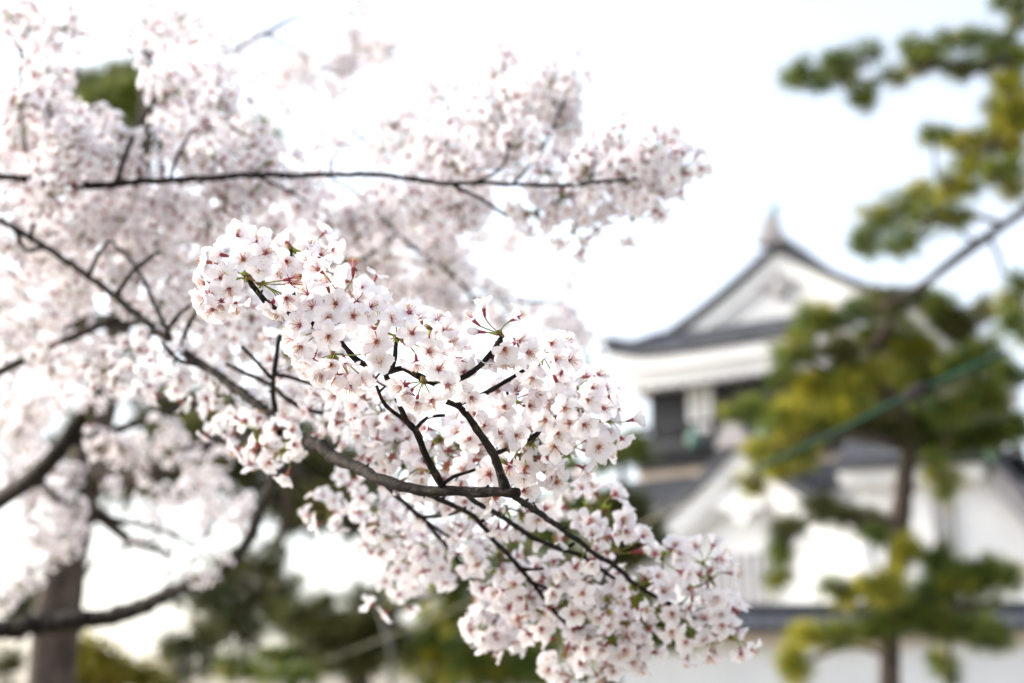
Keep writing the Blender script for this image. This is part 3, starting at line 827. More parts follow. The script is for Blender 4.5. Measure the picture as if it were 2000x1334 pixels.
sp2 = ellipse_spots([(30, 25, 40, 30, 5, 2.5, 2.8), (95, 45, 40, 30, 5, 2.5, 2.8), (140, 85, 25, 18, 2, 2.5, 2.7), (25, 185, 30, 20, 3, 2.5, 2.8), (85, 150, 25, 18, 3, 2.4, 2.7), (75, 175, 60, 25, 6, 2.4, 2.8),
                     (30, 230, 45, 45, 9, 2.3, 2.9), (100, 215, 60, 40, 10, 2.4, 2.9), (60, 290, 90, 50, 18, 2.3, 3.0), (155, 272, 50, 30, 8, 2.3, 2.9), (240, 285, 45, 20, 6, 2.3, 2.8), (335, 90, 35, 50, 6, 2.6, 3.0), (345, 170, 35, 40, 7, 2.5, 2.9),
                     (400, 195, 40, 35, 7, 2.5, 2.8), (440, 225, 45, 30, 7, 2.5, 2.8), (320, 285, 60, 30, 9, 2.3, 2.8), (400, 290, 60, 35, 10, 2.3, 2.8), (480, 300, 50, 25, 8, 2.3, 2.7), (520, 290, 20, 25, 2, 2.3, 2.6), (170, 320, 80, 30, 10, 2.3, 2.8),
                     (60, 400, 80, 50, 14, 2.4, 3.0), (170, 410, 90, 50, 18, 2.35, 3.0), (300, 410, 100, 50, 20, 2.4, 3.0), (440, 400, 100, 45, 18, 2.4, 3.0), (580, 390, 100, 40, 16, 2.4, 3.1), (720, 400, 100, 45, 18, 2.5, 3.2), (850, 400, 80, 45, 13, 2.3, 3.0), (950, 415, 60, 45, 9, 2.2, 2.8), (1020, 410, 45, 35, 5, 2.2, 2.6),
                     (620, 460, 120, 40, 14, 2.7, 3.3), (740, 460, 90, 40, 12, 2.6, 3.3), (800, 480, 60, 40, 6, 2.6, 3.2), (690, 520, 60, 30, 4, 2.8, 3.3),
                     (830, 325, 60, 25, 5, 2.4, 2.9), (900, 310, 70, 40, 12, 2.3, 2.8), (960, 260, 60, 55, 14, 2.4, 2.8), (945, 185, 35, 35, 6, 2.5, 2.8), (975, 175, 25, 25, 3, 2.5, 2.8), (1050, 240, 60, 50, 12, 2.4, 2.8), (1115, 190, 38, 35, 6, 2.5, 2.7), (1090, 260, 30, 30, 4, 2.4, 2.7), (1040, 310, 60, 35, 9, 2.3, 2.7),
                     (1150, 325, 60, 25, 7, 2.2, 2.5), (1150, 375, 60, 30, 8, 2.15, 2.5), (1230, 320, 60, 20, 7, 2.15, 2.4), (1235, 370, 60, 25, 9, 2.15, 2.4), (1282, 342, 26, 32, 7, 2.15, 2.3), (1130, 410, 25, 15, 2, 2.2, 2.4),
                     (60, 480, 70, 50, 12, 2.6, 3.2), (60, 570, 80, 60, 15, 2.7, 3.3), (150, 600, 80, 50, 11, 2.6, 3.2), (230, 490, 90, 50, 15, 2.5, 3.1), (340, 500, 80, 45, 12, 2.5, 3.1), (130, 520, 60, 40, 8, 2.6, 3.2), (400, 560, 60, 45, 8, 2.5, 3.0), (500, 560, 50, 50, 7, 2.5, 3.0), (470, 460, 60, 30, 6, 2.6, 3.1), (540, 470, 50, 30, 5, 2.6, 3.1)])
sp2 += ellipse_spots([(480, 630, 70, 50, 9, 2.3, 2.9), (570, 670, 60, 45, 7, 2.2, 2.8), (620, 590, 50, 40, 4, 2.4, 3.0), (420, 680, 50, 40, 5, 2.3, 2.8), (560, 760, 60, 30, 5, 2.2, 2.7), (360, 610, 50, 40, 6, 2.4, 2.9), (90, 660, 80, 40, 8, 2.7, 3.3), (190, 690, 40, 40, 4, 2.7, 3.2)])
# unseen crown of the same tree beyond the left edge, added to shade the flowers
sp2 += ellipse_spots([(-150, 300, 120, 200, 40, 2.0, 2.9), (-330, 350, 100, 250, 40, 2.0, 3.2), (-200, 600, 120, 150, 30, 2.1, 3.0)])
d2 = T2.grow([q[0] for q in sp2], .001, .0022)
T2.finish()
T2.clusters(sp2, d2, 100)

# --- T3: the farther tree with the dark forked limbs at the lower left, its outer twigs blurred high up
b3 = W(-500, 1330, 5.6)
T3 = Cherry('farther cherry tree with thick dark forked limbs at the lower left and blurred flowers', b3)
T3.trunk([(np.array([b3[0], b3[1], -.05]), .22), (np.array([b3[0] + .05, b3[1], .7]), .17), (W(-380, 1180, 5.2), .12), (W(-200, 1080, 4.6), .07), (W(-60, 1010, 4.2), .035)])
J0 = T3.limb([(-200, 1080, 4.6, 26), (-60, 1010, 4.2, 22), (0, 975, 4.0, 19), (67, 930, 3.8, 18), (121, 873, 3.7, 17), (171, 801, 3.6, 14), (238, 730, 3.5, 10), (300, 640, 3.45, 8), (330, 540, 3.5, 7), (320, 400, 3.6, 7), (316, 250, 3.7, 8), (346, 189, 3.8, 7.5), (420, 120, 3.9, 5), (518, 66, 4.0, 4.5), (560, 42, 4.0, 4), (592, 29, 4.0, 3)], ns=10)
T3.limb([(125, 868, 3.7, 11), (175, 858, 3.65, 10), (225, 842, 3.6, 9), (315, 810, 3.5, 8), (405, 779, 3.4, 6), (470, 740, 3.3, 4)], 'twig', J0)
T3.limb([(67, 930, 3.8, 9), (130, 985, 3.9, 8), (200, 1010, 4.0, 7), (290, 1030, 4.0, 5), (390, 1060, 4.0, 4), (420, 1010, 4.0, 3)], 'twig', J0)
T3.limb([(518, 66, 4.0, 3.5), (580, 100, 4.1, 3.2), (640, 130, 4.2, 3), (720, 95, 4.3, 2.6), (800, 80, 4.3, 2)], 'twig', J0)
T3.limb([(640, 130, 4.2, 3), (690, 150, 4.2, 2.4), (650, 168, 4.2, 2.2), (668, 240, 4.2, 2), (700, 250, 4.1, 2)], 'twig', J0)
sp3 = ellipse_spots([(240, 865, 40, 30, 4, 3.3, 3.8), (225, 890, 30, 20, 2, 3.3, 3.8), (340, 870, 28, 40, 5, 3.3, 3.7), (290, 880, 30, 20, 2, 3.3, 3.7), (60, 740, 80, 50, 14, 3.2, 3.9), (140, 730, 50, 40, 8, 3.2, 3.8), (60, 830, 60, 60, 10, 3.3, 4.2), (180, 760, 40, 40, 4, 3.2, 3.6), (30, 660, 40, 40, 6, 3.0, 3.6),
                     (100, 960, 60, 40, 8, 3.8, 4.4), (60, 1020, 60, 60, 10, 3.8, 4.6), (40, 1100, 50, 50, 6, 3.9, 4.6), (140, 990, 25, 30, 3, 3.8, 4.2), (70, 910, 50, 30, 4, 3.8, 4.4), (330, 960, 35, 40, 4, 3.8, 4.2), (400, 960, 45, 35, 5, 3.8, 4.2), (485, 1005, 35, 35, 5, 3.6, 4.0), (430, 915, 18, 20, 2, 3.6, 4.0),
                     (300, 1040, 35, 40, 4, 3.9, 4.3), (390, 1090, 35, 25, 4, 3.8, 4.2), (330, 1110, 25, 20, 1, 3.9, 4.2), (590, 80, 28, 32, 6, 3.9, 4.2), (690, 85, 40, 25, 5, 4.0, 4.4), (745, 90, 50, 25, 6, 4.0, 4.4), (715, 70, 50, 15, 3, 4.0, 4.4), (655, 40, 20, 22, 2, 4.0, 4.3), (535, 145, 15, 22, 2, 3.9, 4.2), (725, 8, 20, 8, 2, 4.0, 4.3), (832, 95, 5, 8, 1, 4.1, 4.2),
                     (838, 215, 22, 18, 3, 3.2, 3.6), (846, 168, 8, 10, 1, 3.2, 3.5), (760, 250, 28, 25, 4, 3.0, 3.4), (600, 290, 25, 20, 2, 3.6, 4.0), (660, 245, 10, 8, 1, 2.9, 3.1), (280, 12, 30, 18, 4, 3.6, 4.0), (365, 22, 25, 18, 3, 3.6, 4.0), (400, 120, 30, 50, 3, 3.6, 4.0), (470, 130, 30, 30, 2, 3.6, 4.0), (650, 160, 15, 15, 2, 4.0, 4.3), (480, 40, 40, 20, 2, 3.8, 4.2), 
                     (40, 900, 50, 50, 8, 3.8, 4.6), (120, 920, 50, 40, 7, 3.8, 4.4), (90, 1000, 60, 40, 8, 3.9, 4.6), (100, 1080, 45, 50, 7, 4.0, 4.7), (40, 960, 40, 50, 6, 3.8, 4.6), (30, 1150, 40, 30, 3, 4.0, 4.6), (250, 960, 20, 20, 1, 3.9, 4.2), (440, 985, 40, 30, 4, 3.7, 4.1), (370, 930, 40, 30, 3, 3.7, 4.1), (380, 1030, 50, 30, 3, 3.9, 4.2), (550, 110, 50, 50, 6, 3.8, 4.3), (420, 60, 50, 40, 5, 3.7, 4.1), (510, 210, 50, 40, 5, 3.4, 3.9), (340, 20, 50, 25, 5, 3.6, 4.0), (640, 190, 40, 40, 4, 3.8, 4.3), (690, 120, 60, 35, 7, 3.9, 4.4), (760, 280, 50, 25, 5, 3.0, 3.5), (640, 290, 60, 20, 4, 3.2, 3.8), (100, 820, 50, 40, 6, 3.4, 4.0)])
d3 = T3.grow([q[0] for q in sp3], .0012, .0026)
T3.finish()
T3.clusters(sp3, d3, 100)

# --- T4: thin outer sprays of another cherry seen between the sharp bough and the tower
b4 = W(-1300, 1330, 7.5)
T4 = Cherry('cherry tree behind the sharp bough, only its thin washed-out end sprays showing before the sky', b4)
T4.trunk([(np.array([b4[0], b4[1], -.05]), .2), (np.array([b4[0], b4[1], .9]), .15), (W(-1000, 900, 6.5), .1), (W(-500, 700, 5.4), .06), (W(0, 640, 4.4), .03), (W(400, 620, 3.9), .014), (W(650, 600, 3.7), .008)])
X0 = T4.limb([(650, 600, 3.7, 6), (800, 560, 3.6, 4), (900, 545, 3.55, 3.6), (960, 570, 3.5, 3.2), (1020, 590, 3.5, 2.8), (1090, 590, 3.5, 2.4), (1130, 640, 3.5, 2.2), (1150, 700, 3.5, 2)])
sp4 = ellipse_spots([(930, 520, 45, 50, 6, 3.3, 3.7), (900, 580, 50, 40, 5, 3.3, 3.7), (990, 500, 30, 30, 2, 3.4, 3.7), (1010, 575, 40, 30, 2, 3.4, 3.7), (1085, 600, 20, 12, 3, 3.4, 3.6), (1120, 635, 15, 20, 3, 3.4, 3.6), (1150, 690, 18, 22, 3, 3.4, 3.6), (1165, 720, 15, 12, 2, 3.4, 3.6), (850, 540, 50, 40, 5, 3.2, 3.7), (790, 590, 50, 40, 5, 3.2, 3.7),
                     (1100, 960, 12, 25, 3, 2.9, 3.2), (1080, 985, 12, 12, 1, 2.9, 3.2), (760, 540, 40, 30, 3, 3.2, 3.7), (1040, 680, 40, 40, 1, 3.4, 3.7), (730, 600, 40, 40, 4, 3.0, 3.6), (700, 555, 70, 30, 7, 3.0, 3.6), (800, 520, 60, 35, 6, 3.0, 3.6), (880, 520, 40, 40, 5, 3.0, 3.6), (860, 610, 50, 30, 4, 3.1, 3.6), (960, 630, 40, 30, 2, 3.3, 3.7), (640, 620, 50, 40, 5, 2.8, 3.4), (1110, 660, 15, 15, 2, 3.3, 3.6), (760, 520, 110, 45, 16, 2.9, 3.6), (870, 480, 50, 40, 7, 2.9, 3.5), (900, 555, 50, 45, 7, 3.1, 3.6), (680, 500, 60, 40, 6, 2.8, 3.4)])
d4 = T4.grow([q[0] for q in sp4], .0011, .002)
T4.finish()
T4.clusters(sp4, d4, 100)


# ------------------------------------------------------------------ ground
def ground_mat():
    m = noise_mat('ground_earth', (0.26, 0.235, 0.19), (0.40, 0.37, 0.31), 1.3, 0.95, 8, 0.4, 12)
    return m


g = Geo()
n = 40
xs = np.concatenate([np.linspace(-1500, -60, 8), np.linspace(-50, 50, 25), np.linspace(60, 1500, 8)])
ys = np.concatenate([np.linspace(-1500, -30, 8), np.linspace(-20, 80, 25), np.linspace(90, 3000, 8)])
V = [(x, y, 0.03 * math.sin(x * .7) * math.cos(y * .5) if abs(x) < 60 and abs(y) < 90 else 0) for y in ys for x in xs]
nx = len(xs)
g.add(V, [(j * nx + i, j * nx + i + 1, (j + 1) * nx + i + 1, (j + 1) * nx + i) for j in range(len(ys) - 1) for i in range(nx - 1)])
o = link('ground', g.mesh('ground', [ground_mat()]))
tag(o, 'bare sandy earth ground under the trees and the castle', 'ground', kind='structure')


# ------------------------------------------------------------------ pines and other background trees
TREE_MATS = [M_PBARK, M_NEEDLE, M_NEEDLE_SUN, M_NEEDLE_D, M_SHRUB]


def tufts(g, cen, rad, n, nl, nw, per, mat, up=0.5, leaf=False):
    """n tufts of needles spread through an ellipsoid of clumps; all numpy"""
    ncl = max(3, int(6 + n / 32))
    cc = rs.normal(0, 1, (ncl, 3)); cc /= np.linalg.norm(cc, axis=1)[:, None]
    cc *= rs.uniform(0.25, 0.82, (ncl, 1))
    cr = rs.uniform(0.24, 0.42, ncl) * (1.5 if leaf else 1)
    if leaf:
        cc *= .45
    tone = rs.uniform(-.36, .36, ncl)
    if mat in (1, 2):                                   # clumps with sunlight painted in as yellow, mixed with plain green ones
        mcl = np.where(rs.rand(ncl) < (.8 if mat == 2 else .07), 2, 1)
    else:
        mcl = np.full(ncl, mat)
    k = rs.randint(0, ncl, n)
    d = rs.normal(0, 1, (n, 3)); d /= np.linalg.norm(d, axis=1)[:, None]
    p = cc[k] + d * (cr[k] * np.where(rs.rand(n) < .13, rs.uniform(1.2, 1.9, n), rs.uniform(0.4, 1.2, n)))[:, None]
    p = cen + p * rad
    ax = d * 0.8 + np.array([0, 0, up]) + rs.normal(0, .25, (n, 3))
    ax /= np.linalg.norm(ax, axis=1)[:, None]
    tin = np.clip(0.5 + tone[k] + rs.normal(0, .16, n), 0.01, .99)
    A = np.repeat(ax, per, 0)
    P = np.repeat(p, per, 0)
    D = A * (0.9 if not leaf else .4) + rs.normal(0, .5 if not leaf else .9, A.shape)
    D /= np.linalg.norm(D, axis=1)[:, None]
    L = nl * rs.uniform(.7, 1.15, len(D))[:, None]
    sd = np.cross(D, rs.normal(0, 1, D.shape)); sd /= np.linalg.norm(sd, axis=1)[:, None]
    if leaf:
        P = P + rs.normal(0, nl * .8, P.shape)
        q = [P, P + D * L * .5 + sd * nw, P + D * L, P + D * L * .5 - sd * nw]
    else:
        q = [P - sd * nw * .5, P + sd * nw * .5, P + D * L + sd * nw * .3, P + D * L - sd * nw * .3]
    m = len(D)
    V = np.stack(q, 1).reshape(-1, 3)
    T = np.zeros((m * 4, 3)); T[:, 1] = np.clip(np.repeat(np.repeat(tin, per) + rs.normal(0, .05, m), 4), .01, .99)
    g.V.append(V); g.T.append(T); g.L.append(np.arange(m * 4) + g.nv); g.N.append(np.full(m, 4)); g.M.append(np.repeat(mcl[k], per)); g.nv += m * 4
    return p


class Tree:
    def __init__(s, name, label, cat, base, group=None):
        s.base = np.array([base[0], base[1], 0.0])
        s.root = thing(name, label, cat, s.base, group)
        s.wood, s.nodes, s.nid = [], [], []
        s.npad = 0

    def limb(s, P, r, name='limb', ns=9, step=.12, knob=.08):
        P, rr = smooth_path(np.array(P), np.array(r), step)
        g = Geo()
        tube(g, P, rr, ns, 0, knob)
        s.wood.append([g, name])
        s.nodes += list(P); s.nid += [len(s.wood) - 1] * len(P)

    def pad(s, cen, rad, mat=1, dens=1.0, nl=.15, nw=.0055, per=16, n=None, leaf=False, up=.5):
        g = Geo()
        area = rad[0] * rad[2] * 3.14
        n = n or max(22, int(dens * area * 620))
        p = tufts(g, np.array(cen), np.array(rad), n, nl, nw, per, mat, up, leaf)
        # twig from the nearest wood into the pad
        N = np.array(s.nodes)
        tgt = np.array(cen) - np.array([0, 0, rad[2] * .25])
        k = int(np.argmin(np.linalg.norm(N - tgt, axis=1)))
        a = N[k]; L = np.linalg.norm(tgt - a)
        wi = s.nid[k]
        m = max(3, int(L / .1))
        t = np.linspace(0, 1, m + 1)[:, None]
        w = rs.normal(0, .03, (m + 1, 3)); w[0] = w[-1] = 0
        Q = a * (1 - t) + tgt * t + w + np.array([0, 0, -.06 * L]) * 4 * t * (1 - t)
        tube(s.wood[wi][0], Q, np.linspace(.012 + .012 * L, .009, m + 1), 6, 0, .1)
        s.nodes += list(Q[1:]); s.nid += [wi] * m
        for q in p[rs.permutation(len(p))[:7]]:
            tube(s.wood[wi][0], np.array([tgt, (tgt + q) / 2 - [0, 0, .02], q]), [.008, .006, .003], 4, 0)
        gg = g.done(); gg.V[0] = gg.V[0] - s.base
        nm = 'leaf_clump' if leaf else 'needle_pad'
        link(nm, gg.mesh(nm, TREE_MATS, False), s.root)

    def pads_px(s, lst, d, mat=1, jit=.5, grow=1.08, **kw):
        lst = sorted(lst, key=lambda e: min(np.linalg.norm(np.array(s.nodes) - W(e[0], e[1], d), axis=1)))
        for e in lst:
            cx, cy, rx, ry = e[:4]
            mt = e[4] if len(e) > 4 else mat
            dd = d + rs.uniform(-jit, jit)
            k = dd / FPX
            s.pad(W(cx, cy, dd), (rx * k * grow, rx * k * .8, ry * k * grow), mt, **kw)

    def finish(s):
        for g, name in s.wood:
            q = g.done(); q.V[0] = q.V[0] - s.base
            link(name, q.mesh(name, TREE_MATS), s.root)


def gnd(px, d):
    p = W(px, 1411, d)
    return np.array([p[0], p[1], -.05])


Y, DK = 2, 3
# pine in front of the tower, trained in flat pads
PA_D = 14.0
PA = Tree('pine_tree', 'green pine, its sunlit parts coloured yellow, trained in flat needle pads on a slim trunk, before the tower', 'pine tree', gnd(1735, PA_D), 'pine trees near the tower')
w = lambda x, y, dd=0: W(x, y, PA_D + dd)
PA.limb([gnd(1735, PA_D), w(1738, 1330), w(1742, 1180), w(1755, 1050), w(1768, 930), w(1775, 850), w(1740, 770), w(1700, 700), w(1730, 640), w(1760, 600)], [.13, .105, .10, .095, .09, .085, .07, .055, .045, .03], 'trunk', 10)
PA.limb([w(1770, 870), w(1680, 850, -.2), w(1600, 850, -.3), w(1520, 870, -.4), w(1470, 920, -.4)], [.06, .05, .04, .03, .02])
PA.limb([w(1772, 860), w(1850, 850, .2), w(1930, 830, .3), w(2010, 850, .4)], [.06, .05, .04, .03])
PA.limb([w(1742, 780), w(1640, 740, .2), w(1570, 700, .2), w(1530, 680, .2)], [.05, .04, .03, .02])
PA.limb([w(1740, 1190), w(1800, 1170, -.3), w(1880, 1190, -.4), w(1950, 1170, -.4)], [.05, .04, .03, .02])
PA.limb([w(1740, 1280), w(1660, 1260, .3), w(1580, 1290, .3), w(1540, 1310, .3)], [.04, .03, .025, .02])
PA.limb([w(1760, 1010), w(1690, 1020, .1), w(1600, 1010, .2), w(1540, 1060, .3), w(1525, 1120, .3)], [.045, .035, .03, .025, .015])
PA.limb([w(1742, 1180), w(1850, 1220, .2), w(1850, 1290, .1), w(1850, 1345, .1)], [.04, .03, .02, .012])
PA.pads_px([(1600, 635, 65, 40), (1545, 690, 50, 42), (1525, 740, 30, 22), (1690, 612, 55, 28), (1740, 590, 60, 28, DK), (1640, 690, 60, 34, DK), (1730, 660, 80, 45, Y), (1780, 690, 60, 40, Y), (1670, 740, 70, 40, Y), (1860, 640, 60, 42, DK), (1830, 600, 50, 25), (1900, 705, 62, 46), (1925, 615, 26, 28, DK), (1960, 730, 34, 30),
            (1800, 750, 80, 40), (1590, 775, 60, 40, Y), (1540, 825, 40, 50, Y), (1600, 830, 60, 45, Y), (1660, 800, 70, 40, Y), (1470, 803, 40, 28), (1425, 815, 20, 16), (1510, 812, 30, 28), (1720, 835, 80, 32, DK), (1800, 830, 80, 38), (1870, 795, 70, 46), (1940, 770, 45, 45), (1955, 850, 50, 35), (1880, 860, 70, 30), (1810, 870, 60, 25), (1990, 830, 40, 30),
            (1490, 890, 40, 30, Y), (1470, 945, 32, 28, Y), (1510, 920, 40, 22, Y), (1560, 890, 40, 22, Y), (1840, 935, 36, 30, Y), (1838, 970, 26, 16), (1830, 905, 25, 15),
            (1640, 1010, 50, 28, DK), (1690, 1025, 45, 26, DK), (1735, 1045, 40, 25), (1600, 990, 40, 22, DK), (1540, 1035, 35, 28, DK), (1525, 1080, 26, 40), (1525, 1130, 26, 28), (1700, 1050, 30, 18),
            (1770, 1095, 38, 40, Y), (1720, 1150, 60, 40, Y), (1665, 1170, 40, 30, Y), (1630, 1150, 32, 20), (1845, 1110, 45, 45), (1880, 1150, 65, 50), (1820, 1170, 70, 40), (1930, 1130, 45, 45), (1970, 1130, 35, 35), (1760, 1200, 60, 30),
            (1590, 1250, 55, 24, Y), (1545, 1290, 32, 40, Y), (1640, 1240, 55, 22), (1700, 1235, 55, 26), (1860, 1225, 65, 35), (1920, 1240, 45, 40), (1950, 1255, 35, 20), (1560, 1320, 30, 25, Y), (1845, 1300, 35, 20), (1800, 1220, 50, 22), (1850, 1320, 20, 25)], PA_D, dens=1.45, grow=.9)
PA.finish()

# pine beyond the right edge: two arms reach into the picture
PB_D = 10.5
PB = Tree('pine_tree', 'pine standing outside the right edge, reaching two dark needled arms over the sky', 'pine tree', gnd(2350, PB_D), 'pine trees near the tower')
w = lambda x, y, dd=0: W(x, y, PB_D + dd)
PB.limb([gnd(2350, PB_D), w(2340, 1000), w(2280, 600), w(2220, 300), w(2180, 60), w(2150, -100)], [.2, .17, .14, .12, .09, .05], 'trunk', 12)
PB.limb([w(2270, 560), w(2120, 360), w(2010, 405), w(1960, 440), w(1900, 482), w(1850, 520), w(1785, 568), w(1720, 598)], [.08, .05, .04, .037, .035, .033, .028, .02], knob=.15)
PB.limb([w(2215, 280), w(2100, 130), w(2010, 112), w(1940, 128), w(1900, 138), w(1830, 128), w(1760, 150), w(1700, 160), w(1640, 150), w(1570, 155)], [.08, .05, .035, .03, .025, .02, .018, .015, .012, .009])
PB.limb([w(2220, 320), w(2080, 230), w(1990, 260), w(1940, 280), w(1890, 310)], [.06, .045, .03, .02, .012])
PB.limb([w(1960, 440), w(1900, 420, .2), w(1830, 420, .3), w(1740, 440, .3)], [.025, .02, .016, .01])
PB.pads_px([(1560, 145, 28, 22), (1610, 130, 30, 20), (1645, 150, 28, 24), (1668, 185, 36, 12), (1690, 105, 28, 12), (1655, 120, 26, 16), (1545, 165, 20, 12), (1690, 195, 22, 10), (1600, 170, 18, 12),
            (1775, 95, 26, 22), (1790, 125, 28, 22), (1830, 115, 22, 30), (1850, 85, 32, 14), (1900, 80, 35, 20), (1945, 95, 40, 24), (1980, 115, 35, 22), (1750, 152, 24, 12), (1890, 140, 40, 12), (1930, 125, 40, 14), (1860, 140, 26, 10), (1820, 95, 25, 14),
            (1965, 175, 30, 30, Y), (1990, 210, 30, 40, Y), (1935, 215, 24, 18, Y), (1960, 250, 34, 28, Y), (1880, 290, 32, 26, Y), (1930, 290, 35, 24, Y), (1985, 280, 30, 30, Y), (1905, 320, 34, 16), (1985, 330, 26, 20, Y), (1822, 268, 9, 9), (1848, 272, 8, 7), (1985, 45, 14, 28), (1962, 4, 14, 8), (1990, 12, 12, 14),
            (1975, 235, 40, 40, Y), (1985, 170, 28, 30), (1945, 330, 36, 26), (1975, 365, 34, 26, Y), (1730, 425, 45, 26), (1700, 470, 32, 26), (1770, 470, 40, 22), (1800, 385, 38, 26, Y), (1845, 370, 38, 28, Y), (1890, 365, 26, 22), (1815, 430, 45, 26, Y), (1760, 405, 30, 20), (1870, 420, 34, 22), (1740, 490, 30, 14), (1685, 490, 20, 14), (1880, 330, 28, 14)], PB_D, dens=1.4, jit=.3, nl=.12, nw=.005)
PB.pads_px([(1985, 610, 26, 40), (1995, 655, 20, 26), (1990, 565, 18, 20), (1975, 640, 18, 18)], PB_D, dens=1.0, jit=.3)
PB.finish()

# big pine with a thick trunk at the lower left; dark crown behind the flowers
PC_D = 8.5
PC = Tree('pine_tree', 'big pine with a thick straight brown trunk at the lower left corner', 'pine tree', gnd(95, PC_D), 'pine trees at the left')
w = lambda x, y, dd=0: W(x, y, PC_D + dd)
PC.limb([gnd(95, PC_D), w(100, 1330), w(115, 1200), w(135, 1060), w(165, 920), w(205, 760), w(240, 600), w(270, 400), w(290, 200), w(280, 60)], [.18, .14, .135, .125, .11, .095, .08, .065, .05, .03], 'trunk', 14, knob=.06)
PC.limb([w(170, 910), w(260, 935, -.2), w(340, 900, -.3), w(430, 860, -.2), w(520, 880), w(620, 960, .4), w(690, 1030, .5)], [.08, .07, .055, .045, .04, .03, .02])
PC.limb([w(150, 980), w(200, 1010, .4), w(260, 1060, .6), w(340, 1080, .8)], [.06, .05, .035, .02])
PC.limb([w(520, 880), w(560, 930, .2), w(560, 1010, .4), w(520, 1090, .5), w(450, 1150, .6)], [.04, .035, .03, .025, .015])
PC.limb([w(262, 470), w(180, 330, .3), (w(80, 240, .5)), w(0, 230, .6)], [.06, .045, .03, .02])
PC.limb([w(262, 470), w(380, 340, .4), w(480, 280, .7), w(520, 260, .8)], [.05, .04, .025, .015])
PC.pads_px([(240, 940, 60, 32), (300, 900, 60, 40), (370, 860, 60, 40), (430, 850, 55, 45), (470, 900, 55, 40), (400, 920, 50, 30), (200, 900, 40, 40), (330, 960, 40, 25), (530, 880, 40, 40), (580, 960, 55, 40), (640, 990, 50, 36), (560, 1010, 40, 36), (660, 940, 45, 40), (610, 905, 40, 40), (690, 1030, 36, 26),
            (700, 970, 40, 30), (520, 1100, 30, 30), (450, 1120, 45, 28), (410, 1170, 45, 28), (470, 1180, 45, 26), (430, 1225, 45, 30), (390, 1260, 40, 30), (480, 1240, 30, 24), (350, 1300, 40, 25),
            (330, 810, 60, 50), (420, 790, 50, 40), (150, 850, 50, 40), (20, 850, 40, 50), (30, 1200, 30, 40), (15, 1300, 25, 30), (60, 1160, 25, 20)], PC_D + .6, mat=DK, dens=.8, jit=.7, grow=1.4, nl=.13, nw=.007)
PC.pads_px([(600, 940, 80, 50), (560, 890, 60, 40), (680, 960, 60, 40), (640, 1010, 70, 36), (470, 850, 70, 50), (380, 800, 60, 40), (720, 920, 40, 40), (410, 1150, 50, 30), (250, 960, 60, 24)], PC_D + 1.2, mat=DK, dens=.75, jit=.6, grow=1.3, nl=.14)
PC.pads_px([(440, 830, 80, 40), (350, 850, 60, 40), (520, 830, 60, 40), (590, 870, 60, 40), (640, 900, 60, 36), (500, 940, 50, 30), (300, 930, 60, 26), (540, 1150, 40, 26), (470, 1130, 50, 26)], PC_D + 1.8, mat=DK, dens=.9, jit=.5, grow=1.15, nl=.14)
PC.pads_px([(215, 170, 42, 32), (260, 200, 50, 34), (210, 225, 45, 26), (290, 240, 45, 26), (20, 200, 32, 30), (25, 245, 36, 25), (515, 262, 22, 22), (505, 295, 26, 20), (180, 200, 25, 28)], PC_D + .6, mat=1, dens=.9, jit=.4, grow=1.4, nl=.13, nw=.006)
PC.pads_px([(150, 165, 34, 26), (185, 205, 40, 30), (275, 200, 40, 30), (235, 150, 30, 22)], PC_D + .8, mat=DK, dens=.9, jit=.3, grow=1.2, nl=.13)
PC.finish()

# dark pine low in the middle
PD_D = 17.0
PD = Tree('pine_tree', 'dark green pine low in the middle under the hanging flower sprays', 'pine tree', gnd(700, PD_D), 'pine trees at the left')
w = lambda x, y, dd=0: W(x, y, PD_D + dd)
PD.limb([gnd(700, PD_D), w(700, 1340), w(705, 1260), w(720, 1190), w(760, 1120), w(800, 1060)], [.2, .16, .13, .10, .07, .03], 'trunk', 10)
PD.limb([w(705, 1260), w(620, 1220), w(560, 1200), w(510, 1190)], [.08, .06, .04, .02])
PD.limb([w(715, 1210), w(800, 1180), w(870, 1150), w(920, 1100)], [.08, .06, .04, .02])
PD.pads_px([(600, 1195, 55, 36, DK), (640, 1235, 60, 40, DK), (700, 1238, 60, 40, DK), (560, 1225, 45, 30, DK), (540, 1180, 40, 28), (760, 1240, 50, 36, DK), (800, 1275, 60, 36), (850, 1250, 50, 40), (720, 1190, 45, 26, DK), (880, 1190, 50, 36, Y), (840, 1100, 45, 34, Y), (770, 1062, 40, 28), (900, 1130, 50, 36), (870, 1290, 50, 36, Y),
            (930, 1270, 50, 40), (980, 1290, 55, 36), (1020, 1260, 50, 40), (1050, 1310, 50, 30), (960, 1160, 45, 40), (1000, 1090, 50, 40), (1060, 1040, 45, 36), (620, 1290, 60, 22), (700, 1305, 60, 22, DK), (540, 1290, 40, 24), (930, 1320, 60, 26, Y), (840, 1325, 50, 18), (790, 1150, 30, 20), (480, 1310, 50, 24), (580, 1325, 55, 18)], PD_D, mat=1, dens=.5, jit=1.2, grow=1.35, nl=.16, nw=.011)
PD.finish()

